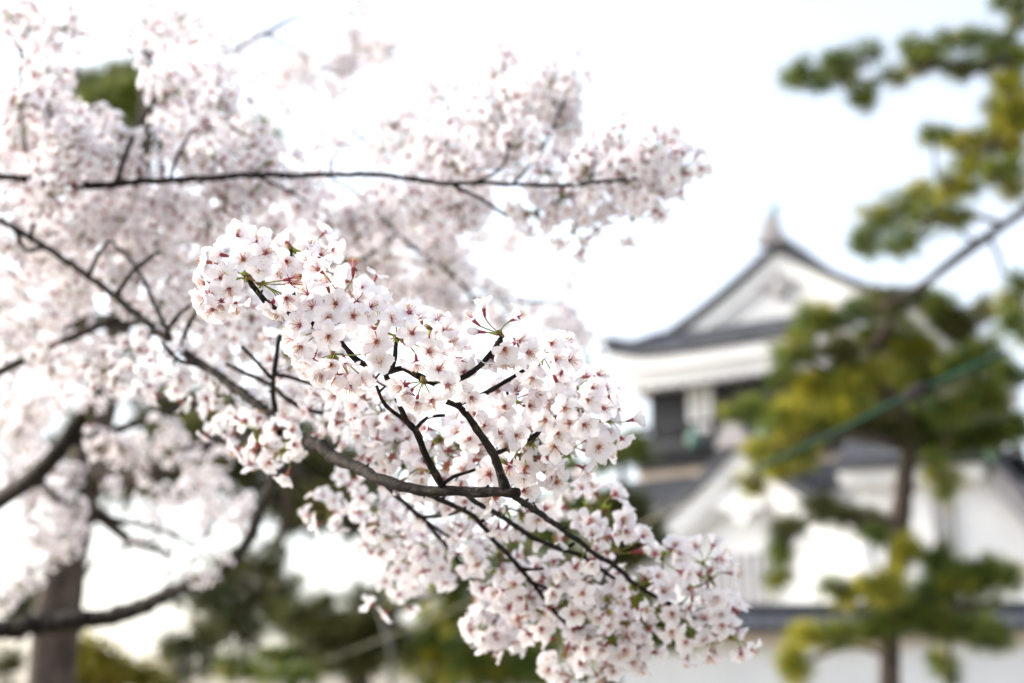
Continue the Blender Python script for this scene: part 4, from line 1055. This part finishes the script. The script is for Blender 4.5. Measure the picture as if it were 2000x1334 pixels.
# conifers beside the castle, left of the tower
PE_D = 27.0
PE = Tree('conifer', 'dark green conifer left of the tower foot, behind the flower spray tips', 'conifer', gnd(1190, PE_D), 'trees at the castle foot')
w = lambda x, y, dd=0: W(x, y, PE_D + dd)
PE.limb([gnd(1190, PE_D), w(1190, 1300), w(1195, 1150), w(1210, 1000), w(1220, 870)], [.25, .2, .17, .12, .05], 'trunk', 10)
PE.pads_px([(1235, 875, 40, 24), (1205, 885, 30, 22), (1180, 900, 28, 20), (1220, 1000, 55, 36, DK), (1260, 1030, 36, 32, DK), (1170, 1000, 45, 36), (1130, 940, 40, 36), (1110, 1010, 50, 40), (1280, 1065, 30, 26, DK), (1230, 1080, 45, 36, DK), (1235, 1185, 36, 36, Y), (1200, 1160, 36, 36), (1290, 1230, 45, 36), (1250, 1260, 50, 30), (1330, 1245, 30, 24), (1180, 1260, 50, 40), (1270, 1150, 25, 30), (1190, 1230, 40, 40, Y), (1130, 1100, 60, 50), (1120, 1200, 60, 50)], PE_D, mat=1, dens=.45, jit=1.2, nl=.22, nw=.02)
PE.finish()

SH_D = 9.5
SH = Tree('shrub', 'bright yellow green shrub at the bottom left, right of the thick pine trunk', 'shrub', gnd(210, SH_D))
w = lambda x, y, dd=0: W(x, y, SH_D + dd)
for a, b in ((150, 1290), (190, 1300), (240, 1310), (290, 1320)):
    SH.limb([gnd(a * .5 + 105, SH_D), w(a * .7 + 63, 1380), w(a, b)], [.03, .02, .01], 'stem', 6)
SH.pads_px([(150, 1285, 36, 30, 4), (195, 1295, 45, 30, 4), (240, 1310, 40, 24, 4), (285, 1322, 40, 20, 4), (175, 1262, 24, 14, 4), (330, 1332, 30, 14, 4), (200, 1325, 80, 22, 4), (130, 1320, 25, 30, 4)], SH_D, jit=.3, nl=.045, nw=.014, per=9, dens=2.6, leaf=True)
SH.finish()

# ------------------------------------------------------------------ castle
M_PLASTER = noise_mat('white_plaster', (0.72, 0.73, 0.745), (0.82, 0.825, 0.83), 0.8, 0.85, 6, 0.1, 10)
M_WARM_PLASTER = noise_mat('warm_tinted_plaster', (0.46, 0.38, 0.30), (0.56, 0.47, 0.38), 1.2, 0.85, 5)  # on soffits and side rafters, warm sun bounce put into the colour
M_TILE = noise_mat('grey_roof_tile', (0.045, 0.05, 0.06), (0.10, 0.105, 0.12), 2.2, 0.7, 6, 0.3, 20, spec=0.2)
M_TILE_L = noise_mat('pale_ridge_tile', (0.30, 0.29, 0.30), (0.46, 0.44, 0.44), 3, 0.6, 5, 0.3, 20)
M_DARK = noise_mat('black_lacquer_wood', (0.018, 0.02, 0.025), (0.045, 0.047, 0.055), 4, 0.6, 4)
M_WOODW = noise_mat('brown_wood', (0.16, 0.11, 0.085), (0.24, 0.17, 0.13), 4, 0.7, 4)
M_COPPER = noise_mat('green_copper', (0.07, 0.15, 0.125), (0.15, 0.25, 0.21), 6, 0.6, 5)
M_STONE = noise_mat('castle_stone', (0.16, 0.145, 0.12), (0.32, 0.29, 0.25), 1.5, 0.9, 6, 0.8, 4)
M_ORN = noise_mat('grey_ornament', (0.26, 0.25, 0.26), (0.38, 0.36, 0.37), 5, 0.6)
CM = [M_PLASTER, M_WARM_PLASTER, M_TILE, M_TILE_L, M_DARK, M_WOODW, M_COPPER, M_STONE, M_ORN]
PL, CR, TI, TL, BK, BR, CO, ST, OR = range(9)


class Site:
    """local frame: u to the right along the front, v out of the front, z up; world = O + u*U + v*N + z"""
    def __init__(s, O, yaw):
        s.O = np.array([O[0], O[1], 0.0])
        a = math.radians(yaw)
        s.U = np.array([math.cos(a), -math.sin(a), 0]); s.N = np.array([-math.sin(a), -math.cos(a), 0])

    def X(s, P):
        P = np.asarray(P, float)
        return np.outer(P[:, 0], s.U) + np.outer(P[:, 1], s.N) + np.outer(P[:, 2], [0, 0, 1])


class Solid(Geo):
    def box(s, u0, u1, v0, v1, z0, z1, mat=0):
        V = [(u0, v0, z0), (u1, v0, z0), (u1, v1, z0), (u0, v1, z0), (u0, v0, z1), (u1, v0, z1), (u1, v1, z1), (u0, v1, z1)]
        return s.add(V, [(0, 1, 2, 3), (4, 7, 6, 5), (0, 4, 5, 1), (1, 5, 6, 2), (2, 6, 7, 3), (3, 7, 4, 0)], mat)

    def prism(s, P, v0, v1, mat=0):
        """outline P in (u, z) extruded from v0 to v1"""
        n = len(P)
        V = [(a, v0, b) for a, b in P] + [(a, v1, b) for a, b in P]
        return s.add(V, [tuple(range(n)), tuple(range(2 * n - 1, n - 1, -1))] + [(i, n + i, n + (i + 1) % n, (i + 1) % n) for i in range(n)], mat)

    def strip(s, P, w, v0, v1, mat=0):
        """band of thickness w below the open line P (u, z), from v0 to v1"""
        return s.prism(list(P) + [(a, b - w) for a, b in reversed(P)], v0, v1, mat)

    def roof(s, A, B, th, mat=TI, nx=None, pitch=.33, amp=.05):
        """tiled sheet between polylines A (upper) and B (lower), same count of (u,v,z) rows across; round tile rows run from A to B"""
        A, B = np.array(A, float), np.array(B, float)
        ln = np.concatenate([[0], np.cumsum(np.linalg.norm(np.diff(B, axis=0), axis=1))])
        nx = max(8, int(ln[-1] / pitch) * 4)
        q = np.linspace(0, ln[-1], nx + 1)
        ia = lambda C: np.stack([np.interp(q, ln, C[:, k]) for k in range(3)], 1)
        a, b = ia(A), ia(B)
        up = np.where(np.arange(nx + 1) % 4 == 2, 1.0, np.where(np.arange(nx + 1) % 2 == 1, .55, 0.0)) * amp
        rows = []
        for t in np.linspace(0, 1, 7):
            m = a * (1 - t) + b * t
            m[:, 2] += up - .07 * math.sin(math.pi * t) * np.linalg.norm(a - b, axis=1) * .6
            rows.append(m)
        top = np.concatenate(rows)
        bot = top.copy(); bot[:, 2] -= th
        m = nx + 1; R = 7
        F = [(i * m + k, i * m + k + 1, (i + 1) * m + k + 1, (i + 1) * m + k) for i in range(R - 1) for k in range(nx)]
        o = R * m
        F += [(o + i * m + k, o + (i + 1) * m + k, o + (i + 1) * m + k + 1, o + i * m + k + 1) for i in range(R - 1) for k in range(nx)]
        F += [((R - 1) * m + k, (R - 1) * m + k + 1, o + (R - 1) * m + k + 1, o + (R - 1) * m + k) for k in range(nx)]
        F += [(k, o + k, o + k + 1, k + 1) for k in range(nx)]
        F += [(i * m + e, (i + 1) * m + e, o + (i + 1) * m + e, o + i * m + e) for i in range(R - 1) for e in (0, nx)]
        return s.add(np.concatenate([top, bot]), F, mat)

    def ball(s, c, r, mat=0, sq=1.0):
        V, F = [], []
        for i in range(1, 6):
            a = math.pi * i / 6
            for k in range(8):
                b = k * math.pi / 4
                V.append((c[0] + r * math.sin(a) * math.cos(b), c[1] + r * math.sin(a) * math.sin(b), c[2] + r * sq * math.cos(a)))
        V += [(c[0], c[1], c[2] + r * sq), (c[0], c[1], c[2] - r * sq)]
        F = [(i * 8 + k, (i + 1) * 8 + k, (i + 1) * 8 + (k + 1) % 8, i * 8 + (k + 1) % 8) for i in range(4) for k in range(8)]
        F += [(40, k, (k + 1) % 8) for k in range(8)] + [(41, 32 + (k + 1) % 8, 32 + k) for k in range(8)]
        return s.add(V, F, mat)


def emit(name, sol, site, parent, smooth=False):
    g = sol.done()
    g.V[0] = site.X(g.V[0])
    return link(name, g.mesh(name, CM, smooth), parent)


def scallops(s, u0, u1, v0, v1, z, r, mat=PL, along='u'):
    """row of rounded plaster rafter ends under an eave"""
    n = max(2, int(abs(u1 - u0) / (2.3 * r)))
    for k in range(n):
        c = u0 + (k + .5) * (u1 - u0) / n
        V, F = [], []
        m = 7
        for (vv) in (v0, v1):
            for i in range(m):
                a = math.pi * i / (m - 1)
                V.append((c + r * math.cos(a), vv, z - r * 1.15 * math.sin(a)) if along == 'u' else (vv, c + r * math.cos(a), z - r * 1.15 * math.sin(a)))
        F = [tuple(range(m)), tuple(range(2 * m - 1, m - 1, -1))] + [(i, i + 1, m + i + 1, m + i) for i in range(m - 1)]
        s.add(V, F, mat)


def gable_parts(site, parent, line, v, board=.5, orn_z=None, back=None, inner=.75):
    """white triangular gable: wall, thick barge boards following the roof line, hanging ornament"""
    pass


apex = W(1517, 475, 50)
TW = Site(apex, 33)
KT = thing('castle_tower', 'white castle tower with dark tiled gable roof and green fish finial', 'castle tower', TW.O)


def hip(u):
    """height of the upper roof over u"""
    a = abs(u)
    pts = [(0, 17.75), (1.1, 16.97), (2.2, 16.28), (3.3, 15.66), (4.5, 15.08), (5.2, 14.6), (5.75, 14.25)]
    return float(np.interp(a, [p[0] for p in pts], [p[1] for p in pts]))


EV = 2.2
BKV = -11.0
us = np.linspace(-5.75, 5.75, 25)
lift = lambda a, m: .50 * (abs(a) / m) ** 6
# upper roof: two curved slopes with the front and back skirts
s = Solid()
vs = [0.25, -2, -4, -6, -8, -9.05]
for sg in (-1, 1):
    prof = [0.12, 1.1, 2.2, 3.3, 4.5]
    for a, b in zip(prof[:-1], prof[1:]):
        s.roof([(sg * a, v, hip(a)) for v in (.25, -9.05)], [(sg * b, v, hip(b)) for v in (.25, -9.05)], .22)
    vv = np.linspace(EV, BKV, 15)
    s.roof([(sg * 4.5, min(.25, max(-9.05, v)), 15.08) for v in vv], [(sg * 5.75, v, 14.12 + lift(v - (EV + BKV) / 2, (EV - BKV) / 2)) for v in vv], .3)
s.roof([(u * 4.5 / 5.75, .25, 15.08) for u in us], [(u, EV, 14.12 + lift(u, 5.75)) for u in us], .3)
s.roof([(u * 4.5 / 5.75, -9.05, 15.08) for u in us], [(u, BKV, 14.12 + lift(u, 5.75)) for u in us], .3)
roof = emit('upper_roof', s, TW, KT)
s = Solid()
for sg in (-1, 1):
    s.strip([(sg * u, hip(u) + .09) for u in np.linspace(.2, 4.4, 12)], .30, .13, .33, TI)
emit('verge_tile', s, TW, roof)
s = Solid()
s.box(-.32, .32, -9.2, .2, 17.62, 18.02, TI)
s.box(-.2, .2, -9.1, .1, 18.02, 18.22, TL)
emit('ridge', s, TW, roof)
for sg in (-1, 1):
    for ve, vr in ((EV, .25), (BKV, -9.05)):
        s = Solid()
        tube(s, np.array([(sg * 4.5, vr, 15.15), (sg * 5.1, (vr + ve) / 2, 14.66), (sg * 5.75, ve, 14.66)]), [.16, .17, .2], 6, TI)
        emit('hip_ridge', s, TW, roof)
# ridge-end tile and the fish
s = Solid()
s.prism([(-.55, 17.75), (.55, 17.75), (.38, 18.05), (.27, 18.4), (.13, 18.75), (-.13, 18.75), (-.27, 18.4), (-.38, 18.05)], .22, .62, OR)
s.box(-.2, .2, .62, .7, 17.95, 18.35, OR)
orn = emit('ridge_end_tile', s, TW, roof)
s = Solid()
tube(s, [(0, .1, 18.2), (0, .22, 18.6), (.02, .26, 18.85), (0, .18, 19.05), (0, .02, 19.2)], [.17, .16, .13, .09, .04], 8, CO)
s.prism([(-.07, 19.1), (.07, 19.1), (.17, 19.42), (.03, 19.3), (0, 19.5), (-.03, 19.3), (-.17, 19.42)], -.04, .02, CO)
for sg in (-1, 1):
    s.add([(sg * .1, .22, 18.6), (sg * .28, .14, 18.85), (sg * .1, .14, 18.88), (sg * .1, .17, 18.75)], [(0, 1, 2), (0, 2, 3), (0, 3, 1), (1, 3, 2)], CO)
emit('fish_finial', s, TW, roof, True)
# gable: wall, boards, ornament
s = Solid()
lin = [(u, hip(u) - .30) for u in np.linspace(-4.4, 4.4, 19)]
s.prism([(-4.3, 14.75)] + [(u, z - .1) for u, z in lin if abs(u) < 4.3] + [(4.3, 14.75)], -.4, -.1, PL)
gw = emit('gable_wall', s, TW, KT)
s = Solid()
for sg in (-1, 1):
    P = [(sg * u, hip(u) - .24) for u in np.linspace(.0, 4.75, 12)]
    s.strip(P, .62, -.1, .12, PL)
    P = [(sg * u, hip(u) - .86) for u in np.linspace(.0, 4.4, 12)]
    s.strip(P, .30, -.1, -.02, PL)
emit('barge_board', s, TW, gw)
s = Solid()
s.prism([(0, 16.75), (.28, 16.6), (.75, 16.45), (.62, 16.2), (.3, 16.15), (.16, 15.85), (0, 15.7), (-.16, 15.85), (-.3, 16.15), (-.62, 16.2), (-.75, 16.45), (-.28, 16.6)], -.02, .1, OR)
s.ball((0, .1, 16.35), .14, PL)
emit('gable_ornament', s, TW, gw)
# eaves: white rafters with rounded ends, soffit and side rafters with warm bounce light painted in
s = Solid()
q = np.linspace(-5.55, 5.55, 25)
for z0, v0, v1, th in ((13.80, EV - .55, EV - .12, .42), (13.40, EV - 1.0, EV - .4, .40)):
    for a, b in zip(q[:-1], q[1:]):
        la, lb = lift(a, 5.75), lift(b, 5.75)
        V = [(a, v0, z0 - th + la), (b, v0, z0 - th + lb), (b, v1, z0 - th + la * 0 + lb), (a, v1, z0 - th + la), (a, v0, z0 + la), (b, v0, z0 + lb), (b, v1, z0 + lb), (a, v1, z0 + la)]
        s.add(V, [(0, 1, 2, 3), (4, 7, 6, 5), (0, 4, 5, 1), (1, 5, 6, 2), (2, 6, 7, 3), (3, 7, 4, 0)], PL)
scallops(s, -5.1, 5.1, EV - 1.0, EV - .42, 13.02, .2)
for sg in (-1, 1):
    s.box(sg * 5.2 - .22, sg * 5.2 + .22, BKV + .5, EV - .5, 13.4, 13.84, PL)
    s.box(sg * 4.98 - .2, sg * 4.98 + .2, BKV + 1.0, EV - 1.0, 13.0, 13.4, CR)
    scallops(s, BKV + 1.2, EV - 1.2, sg * 5.15, sg * 4.8, 13.0, .2, CR, along='v')
s.box(-5.1, 5.1, BKV + .5, BKV + .9, 13.4, 13.84, PL)
emit('eave_rafter', s, TW, KT)
s = Solid()
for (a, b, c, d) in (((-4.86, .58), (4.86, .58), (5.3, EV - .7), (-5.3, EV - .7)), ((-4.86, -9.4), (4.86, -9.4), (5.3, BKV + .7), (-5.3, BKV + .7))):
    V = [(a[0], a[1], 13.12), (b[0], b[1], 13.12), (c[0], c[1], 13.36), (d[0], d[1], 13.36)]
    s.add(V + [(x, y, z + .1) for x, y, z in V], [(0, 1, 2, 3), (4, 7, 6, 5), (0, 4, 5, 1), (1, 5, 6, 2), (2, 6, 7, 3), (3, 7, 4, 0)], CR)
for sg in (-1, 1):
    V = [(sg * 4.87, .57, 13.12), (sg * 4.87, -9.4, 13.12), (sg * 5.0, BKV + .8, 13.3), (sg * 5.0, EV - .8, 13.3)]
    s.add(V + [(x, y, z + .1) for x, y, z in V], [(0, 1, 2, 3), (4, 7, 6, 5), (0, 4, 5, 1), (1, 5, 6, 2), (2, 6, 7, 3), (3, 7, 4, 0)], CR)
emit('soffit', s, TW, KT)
# top storey wall with corner posts, dark openings, black balcony
s = Solid()
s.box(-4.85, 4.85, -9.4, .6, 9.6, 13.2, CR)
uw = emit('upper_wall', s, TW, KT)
for (a, b) in ((-4.82, -3.38), (-2.32, .6), (.75, 2.7), (3.2, 4.7)):
    s = Solid()
    s.box(a, b, .60, .66, 10.7, 13.0, BK)
    wdw = emit('window', s, TW, uw)
    s = Solid()
    for k in range(5):
        x = a + (b - a) * (k + .5) / 5
        s.box(x - .05, x + .05, .66, .74, 10.72, 12.95, BK)
    s.box(a, b, .66, .72, 11.95, 12.05, BK)
    emit('window_bar', s, TW, wdw)
s = Solid()
for x in (-3.2, -2.85, -2.5):
    s.box(x - .1, x + .12, .6, .74, 11.0, 13.05, PL)
emit('shutter', s, TW, uw)
s = Solid()
s.box(-5.45, 5.45, -10, 1.35, 10.45, 10.62, BK)
s.box(-5.5, 5.5, 1.28, 1.42, 11.45, 11.58, BK)
s.box(-5.5, -5.36, -10, 1.28, 11.45, 11.58, BK)
s.box(5.36, 5.5, -10, 1.28, 11.45, 11.58, BK)
s.box(-5.4, 5.4, 1.30, 1.38, 11.05, 11.13, BK)
s.box(-5.4, 5.4, 1.24, 1.44, 10.62, 11.0, BK)
s.box(-5.2, 5.2, .62, 1.1, 10.1, 10.44, BK)
for k in range(14):
    x = -5.43 + k * 10.86 / 13
    s.box(x - .06, x + .06, 1.29, 1.41, 10.86, 11.45, BK)
bal = emit('balcony', s, TW, uw)
for x, z in ((-5.43, 10.9), (-2.75, 10.9), (-.2, 10.9), (2.4, 10.9), (5.43, 10.9)):
    s = Solid()
    s.ball((x, 1.42, z), .30, CO, 1.1)
    s.ball((x, 1.42, z + .38), .13, CO, 1.2)
    emit('finial_cap', s, TW, bal, True)
# stone-coloured band and the first tier roof
s = Solid()
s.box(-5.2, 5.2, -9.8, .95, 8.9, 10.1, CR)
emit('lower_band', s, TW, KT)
s = Solid()
q = np.linspace(-8.4, 8.4, 29)
s.roof([(u * 5.6 / 8.4, .97, 9.75) for u in q], [(u, 3.4, 8.72 + lift(u, 8.4)) for u in q], .26)
for sg in (-1, 1):
    vv = np.linspace(3.4, -12, 15)
    s.roof([(sg * 5.6, min(.97, max(-9.9, v)), 9.75) for v in vv], [(sg * 8.4, v, 8.72 + lift(v + 4.3, 7.7)) for v in vv], .26)
lr = emit('lower_roof', s, TW, KT)
s = Solid()
s.box(-8.1, 8.1, 2.5, 3.15, 8.05, 8.46, PL)
scallops(s, -8.0, 8.0, 2.55, 3.1, 8.05, .22)
for sg in (-1, 1):
    s.box(sg * 7.8 - .25, sg * 7.8 + .25, -11.6, 2.5, 8.05, 8.46, PL)
emit('eave_rafter', s, TW, KT)
s = Solid()
s.box(-7.0, 7.0, -11, 2.0, 2.6, 8.75, PL)
emit('lower_wall', s, TW, KT)
# projecting gabled wing at the front
def wing(u):
    a = abs(u)
    return float(np.interp(a, [0, 1, 2, 3, 4, 5, 6.2], [10.1, 9.2, 8.45, 7.8, 7.2, 6.7, 6.15]))
s = Solid()
pr = [.1, 1, 2, 3, 4, 5, 6.2]
WV = 4.2
for sg in (-1, 1):
    for a, b in zip(pr[:-1], pr[1:]):
        s.roof([(sg * a, v, wing(a)) for v in (WV, .8)], [(sg * b, v, wing(b)) for v in (WV, .8)], .22)
wr = emit('wing_roof', s, TW, KT)
s = Solid()
for sg in (-1, 1):
    s.strip([(sg * u, wing(u) + .2) for u in np.linspace(.25, 6.15, 14)], .42, WV - .16, WV + .1, TI)
emit('verge_tile', s, TW, wr)
s = Solid()
s.box(-.3, .3, .9, WV - .05, 9.98, 10.36, TL)
s.prism([(-.55, 9.9), (.55, 9.9), (.44, 10.2), (.32, 10.5), (.15, 10.72), (-.15, 10.72), (-.32, 10.5), (-.44, 10.2)], WV - .04, WV + .35, OR)
emit('ridge_end_tile', s, TW, wr)
s = Solid()
s.prism([(-4.7, 2.6), (-4.7, 6.6)] + [(u, wing(u) - .35) for u in np.linspace(-4.5, 4.5, 17)] + [(4.7, 6.6), (4.7, 2.6)], 2.05, WV - .75, PL)
ww = emit('wing_wall', s, TW, KT)
s = Solid()
for sg in (-1, 1):
    s.strip([(sg * u, wing(u) - .23) for u in np.linspace(0, 6.2, 14)], .68, WV - .45, WV - .08, PL)
    s.strip([(sg * u, wing(u) - .92) for u in np.linspace(0, 5.6, 14)], .3, WV - .6, WV - .25, PL)
emit('barge_board', s, TW, ww)
s = Solid()
s.prism([(0, 8.75), (.3, 8.5), (.85, 8.3), (.7, 8.0), (.33, 7.95), (.16, 7.65), (0, 7.5), (-.16, 7.65), (-.33, 7.95), (-.7, 8.0), (-.85, 8.3), (-.3, 8.5)], WV - .3, WV - .14, PL)
emit('gable_ornament', s, TW, ww)


def lattice(parent, site, u0, u1, v, z0, z1, n, base=PL, bar=TL):
    s = Solid()
    s.box(u0 - .12, u1 + .12, v, v + .05, z0 - .12, z1 + .12, base)
    wd = emit('window', s, site, parent)
    s = Solid()
    for k in range(n):
        x = u0 + (u1 - u0) * (k + .5) / n
        s.box(x - .07, x + .07, v + .05, v + .13, z0, z1, bar)
    emit('window_bar', s, site, wd)


lattice(ww, TW, -1.35, .75, WV - .75, 5.0, 6.7, 6, bar=OR)
s = Solid()
V = [(-9.2, 4.9, -.1), (9.2, 4.9, -.1), (9.2, -13, -.1), (-9.2, -13, -.1), (-7.6, 4.44, 2.6), (7.6, 4.44, 2.6), (7.6, -11.6, 2.6), (-7.6, -11.6, 2.6)]
s.add(V, [(0, 1, 2, 3), (4, 7, 6, 5), (0, 4, 5, 1), (1, 5, 6, 2), (2, 6, 7, 3), (3, 7, 4, 0)], ST)
emit('stone_base', s, TW, KT)

# small turret at the right
tp = W(1938, 880, 40)
TU = Site(tp, 22)
TR = thing('castle_turret', 'white castle turret at the right edge with a broad pale barge board', 'castle turret', TU.O)
z0 = tp[2]
gl = lambda u: z0 + (-.15 if u < 0 else float(np.interp(u, [0, .6, 1.2, 2, 3, 4.2], [-.15, -1.0, -1.85, -2.75, -3.6, -4.3])))
s = Solid()
pr = [.0, .6, 1.2, 2, 3, 4.2]
for a, b in zip(pr[:-1], pr[1:]):
    s.roof([(a, v, gl(a) + .1) for v in (.3, -7)], [(b, v, gl(b) + .1) for v in (.3, -7)], .2)
s.roof([(-4.4, -3.4, z0 + 1.5), (-.1, -3.4, z0 + 1.5)], [(-4.4, .5, z0 - .1), (-.1, .5, z0 - .1)], .2)
s.roof([(-4.4, -3.4, z0 + 1.5), (-.1, -3.4, z0 + 1.5)], [(-4.4, -7.3, z0 - .1), (-.1, -7.3, z0 - .1)], .2)
tr = emit('roof', s, TU, TR)
s = Solid()
s.box(-.2, .2, -.1, .42, z0 - .2, z0 + .22, TI)
s.ball((0, .55, z0 - .1), .2, CO, 1.7)
s.ball((0, .55, z0 + .22), .12, CO)
emit('ridge_ornament', s, TU, tr)
s = Solid()
s.prism([(-3.9, 2.0), (-3.9, z0 - .4)] + [(u, gl(u) - .3) for u in np.linspace(-.2, 3.1, 12)] + [(3.3, gl(3.3) - .3), (3.3, 2.0)], -6.8, -.5, PL)
s.prism([(-.3, z0 - .32), (-.1, z0 - .1), (-.1, z0 - .32)], -6.7, -.6, PL)
twl = emit('wall', s, TU, TR)
s = Solid()
s.strip([(u, gl(u) - .12) for u in np.linspace(0, 4.1, 12)], .85, -.3, .18, OR)
emit('barge_board', s, TU, twl)
s = Solid()
s.strip([(u, gl(u) + .22) for u in np.linspace(0.1, 4.2, 12)], .34, .0, .36, TI)
emit('verge_tile', s, TU, tr)
s = Solid()
s.box(-4.3, -.25, -.5, .1, z0 - .68, z0 - .34, PL)
scallops(s, -4.2, -.35, -.45, .05, z0 - .66, .17)
emit('eave_rafter', s, TU, twl)
s = Solid()
s.box(1.55, 3.2, -.5, -.38, 2.1, z0 - 3.35, BK)  # dark panel put in for the shade inside an opening
s.box(1.45, 1.6, -.5, -.34, 2.1, z0 - 3.3, BR)
emit('opening_shade_panel', s, TU, twl)
lattice(twl, TU, -1.85, -1.1, -.5, z0 - 2.6, z0 - 1.3, 3, bar=OR)
s = Solid()
V = [(-4.2, .5, -.1), (4.2, .5, -.1), (4.2, -8, -.1), (-4.2, -8, -.1), (-3.5, -.3, 2.0), (3.5, -.3, 2.0), (3.5, -7, 2.0), (-3.5, -7, 2.0)]
s.add(V, [(0, 1, 2, 3), (4, 7, 6, 5), (0, 4, 5, 1), (1, 5, 6, 2), (2, 6, 7, 3), (3, 7, 4, 0)], ST)
emit('stone_base', s, TU, TR)

# plaster wall with a tiled coping, in front of the castle
wp = W(1560, 1205, 33)
WS = Site(wp, 8)
PW = thing('plaster_wall', 'long white plaster wall with a grey tiled coping along the bottom right', 'castle wall', WS.O)
z0 = wp[2]
s = Solid()
s.box(-6.5, 14, -.35, .35, -.1, z0 - .62, PL)
emit('wall_panel', s, WS, PW)
s = Solid()
q = [(-6.8), (14.3)]
s.roof([(u, 0, z0 + .12) for u in q], [(u, .95, z0 - .26) for u in q], .14)
s.roof([(u, 0, z0 + .12) for u in q], [(u, -.95, z0 - .26) for u in q], .14)
s.box(-6.9, 14.4, -.16, .16, z0 + .1, z0 + .3, TI)
emit('tile_coping', s, WS, PW)
s = Solid()
s.box(-6.6, 14.1, -.7, .7, z0 - .62, z0 - .40, CR)
emit('coping_eave', s, WS, PW)

# ------------------------------------------------------------------ cables and pole
M_WIRE = plain('steel_wire', (0.22, 0.21, 0.16), 0.7)
M_SLEEVE = noise_mat('green_sleeve', (0.006, 0.030, 0.020), (0.010, 0.045, 0.030), 8, 0.8, spec=0.1)
M_CLAMP = plain('dark_clamp', (0.006, 0.006, 0.007), 0.9)
WM = [M_WIRE, M_SLEEVE, M_CLAMP]
ga = W(2300, 540, 6.6)
GW = thing('guy_wire', 'guy wire in a dark green sleeve slanting across the front of the trained pine', 'guy wire', ga)


def cable(name, pts, r, mat, parent, base, ns=8):
    P, rr = smooth_path(np.array(pts), np.full(len(pts), r), .2)
    g = Geo(); tube(g, P - base, rr, ns, mat)
    return link(name, g.mesh(name, WM), parent)


gp = [W(2300, 540, 6.6), W(1965, 688, 7.6), W(1790, 765, 8.2), W(1630, 845, 8.8), W(1470, 920, 9.6), W(1300, 1002, 10.8), W(1050, 1120, 12.6), W(800, 1226, 14.5), W(640, 1288, 16), W(400, 1370, 18.5), W(300, 1408, 19.5)]
cable('wire', gp, .006, 0, GW, ga)
cable('green_sleeve', gp[1:5], .0155, 1, GW, ga)
g = Geo()
c = W(1790, 765, 8.2)
dn = unit(gp[3] - gp[1])
tube(g, [c - dn * .12 - ga, c - dn * .06 - ga, c + dn * .06 - ga, c + dn * .12 - ga], [.02, .036, .036, .02], 8, 2)
link('clamp', g.mesh('clamp', WM), GW)
for i, (pts, lab) in enumerate([([W(-200, 640, 30), W(500, 600, 31), W(1000, 552, 32), W(1250, 532, 33), W(1420, 506, 34), W(1900, 430, 36)], 'thin grey overhead wire crossing the pale sky just left of the tower'),]):
    b = np.array(pts[0])
    t = thing('overhead_wire', lab, 'overhead wire', b)
    cable('wire', pts, .012, 0, t, b, 5)
pb = gnd(790, 15.5)
PP = thing('prop_pole', 'thin grey leaning prop pole low in the middle among the dark pine needles', 'pole', pb)
g = Geo()
tube(g, [np.zeros(3), W(762, 1260, 15.5) - pb, W(738, 1178, 15.5) - pb], [.032, .028, .025], 8, 0)
link('shaft', g.mesh('shaft', [noise_mat('weathered_wood', (0.08, 0.075, 0.07), (0.15, 0.145, 0.135), 10, .85)]), PP)
g = Geo()
tube(g, [W(720, 1182, 15.5) - pb, W(756, 1174, 15.5) - pb], [.03, .03], 8, 0)
link('crosspiece', g.mesh('crosspiece', [bpy.data.materials['weathered_wood']]), PP)
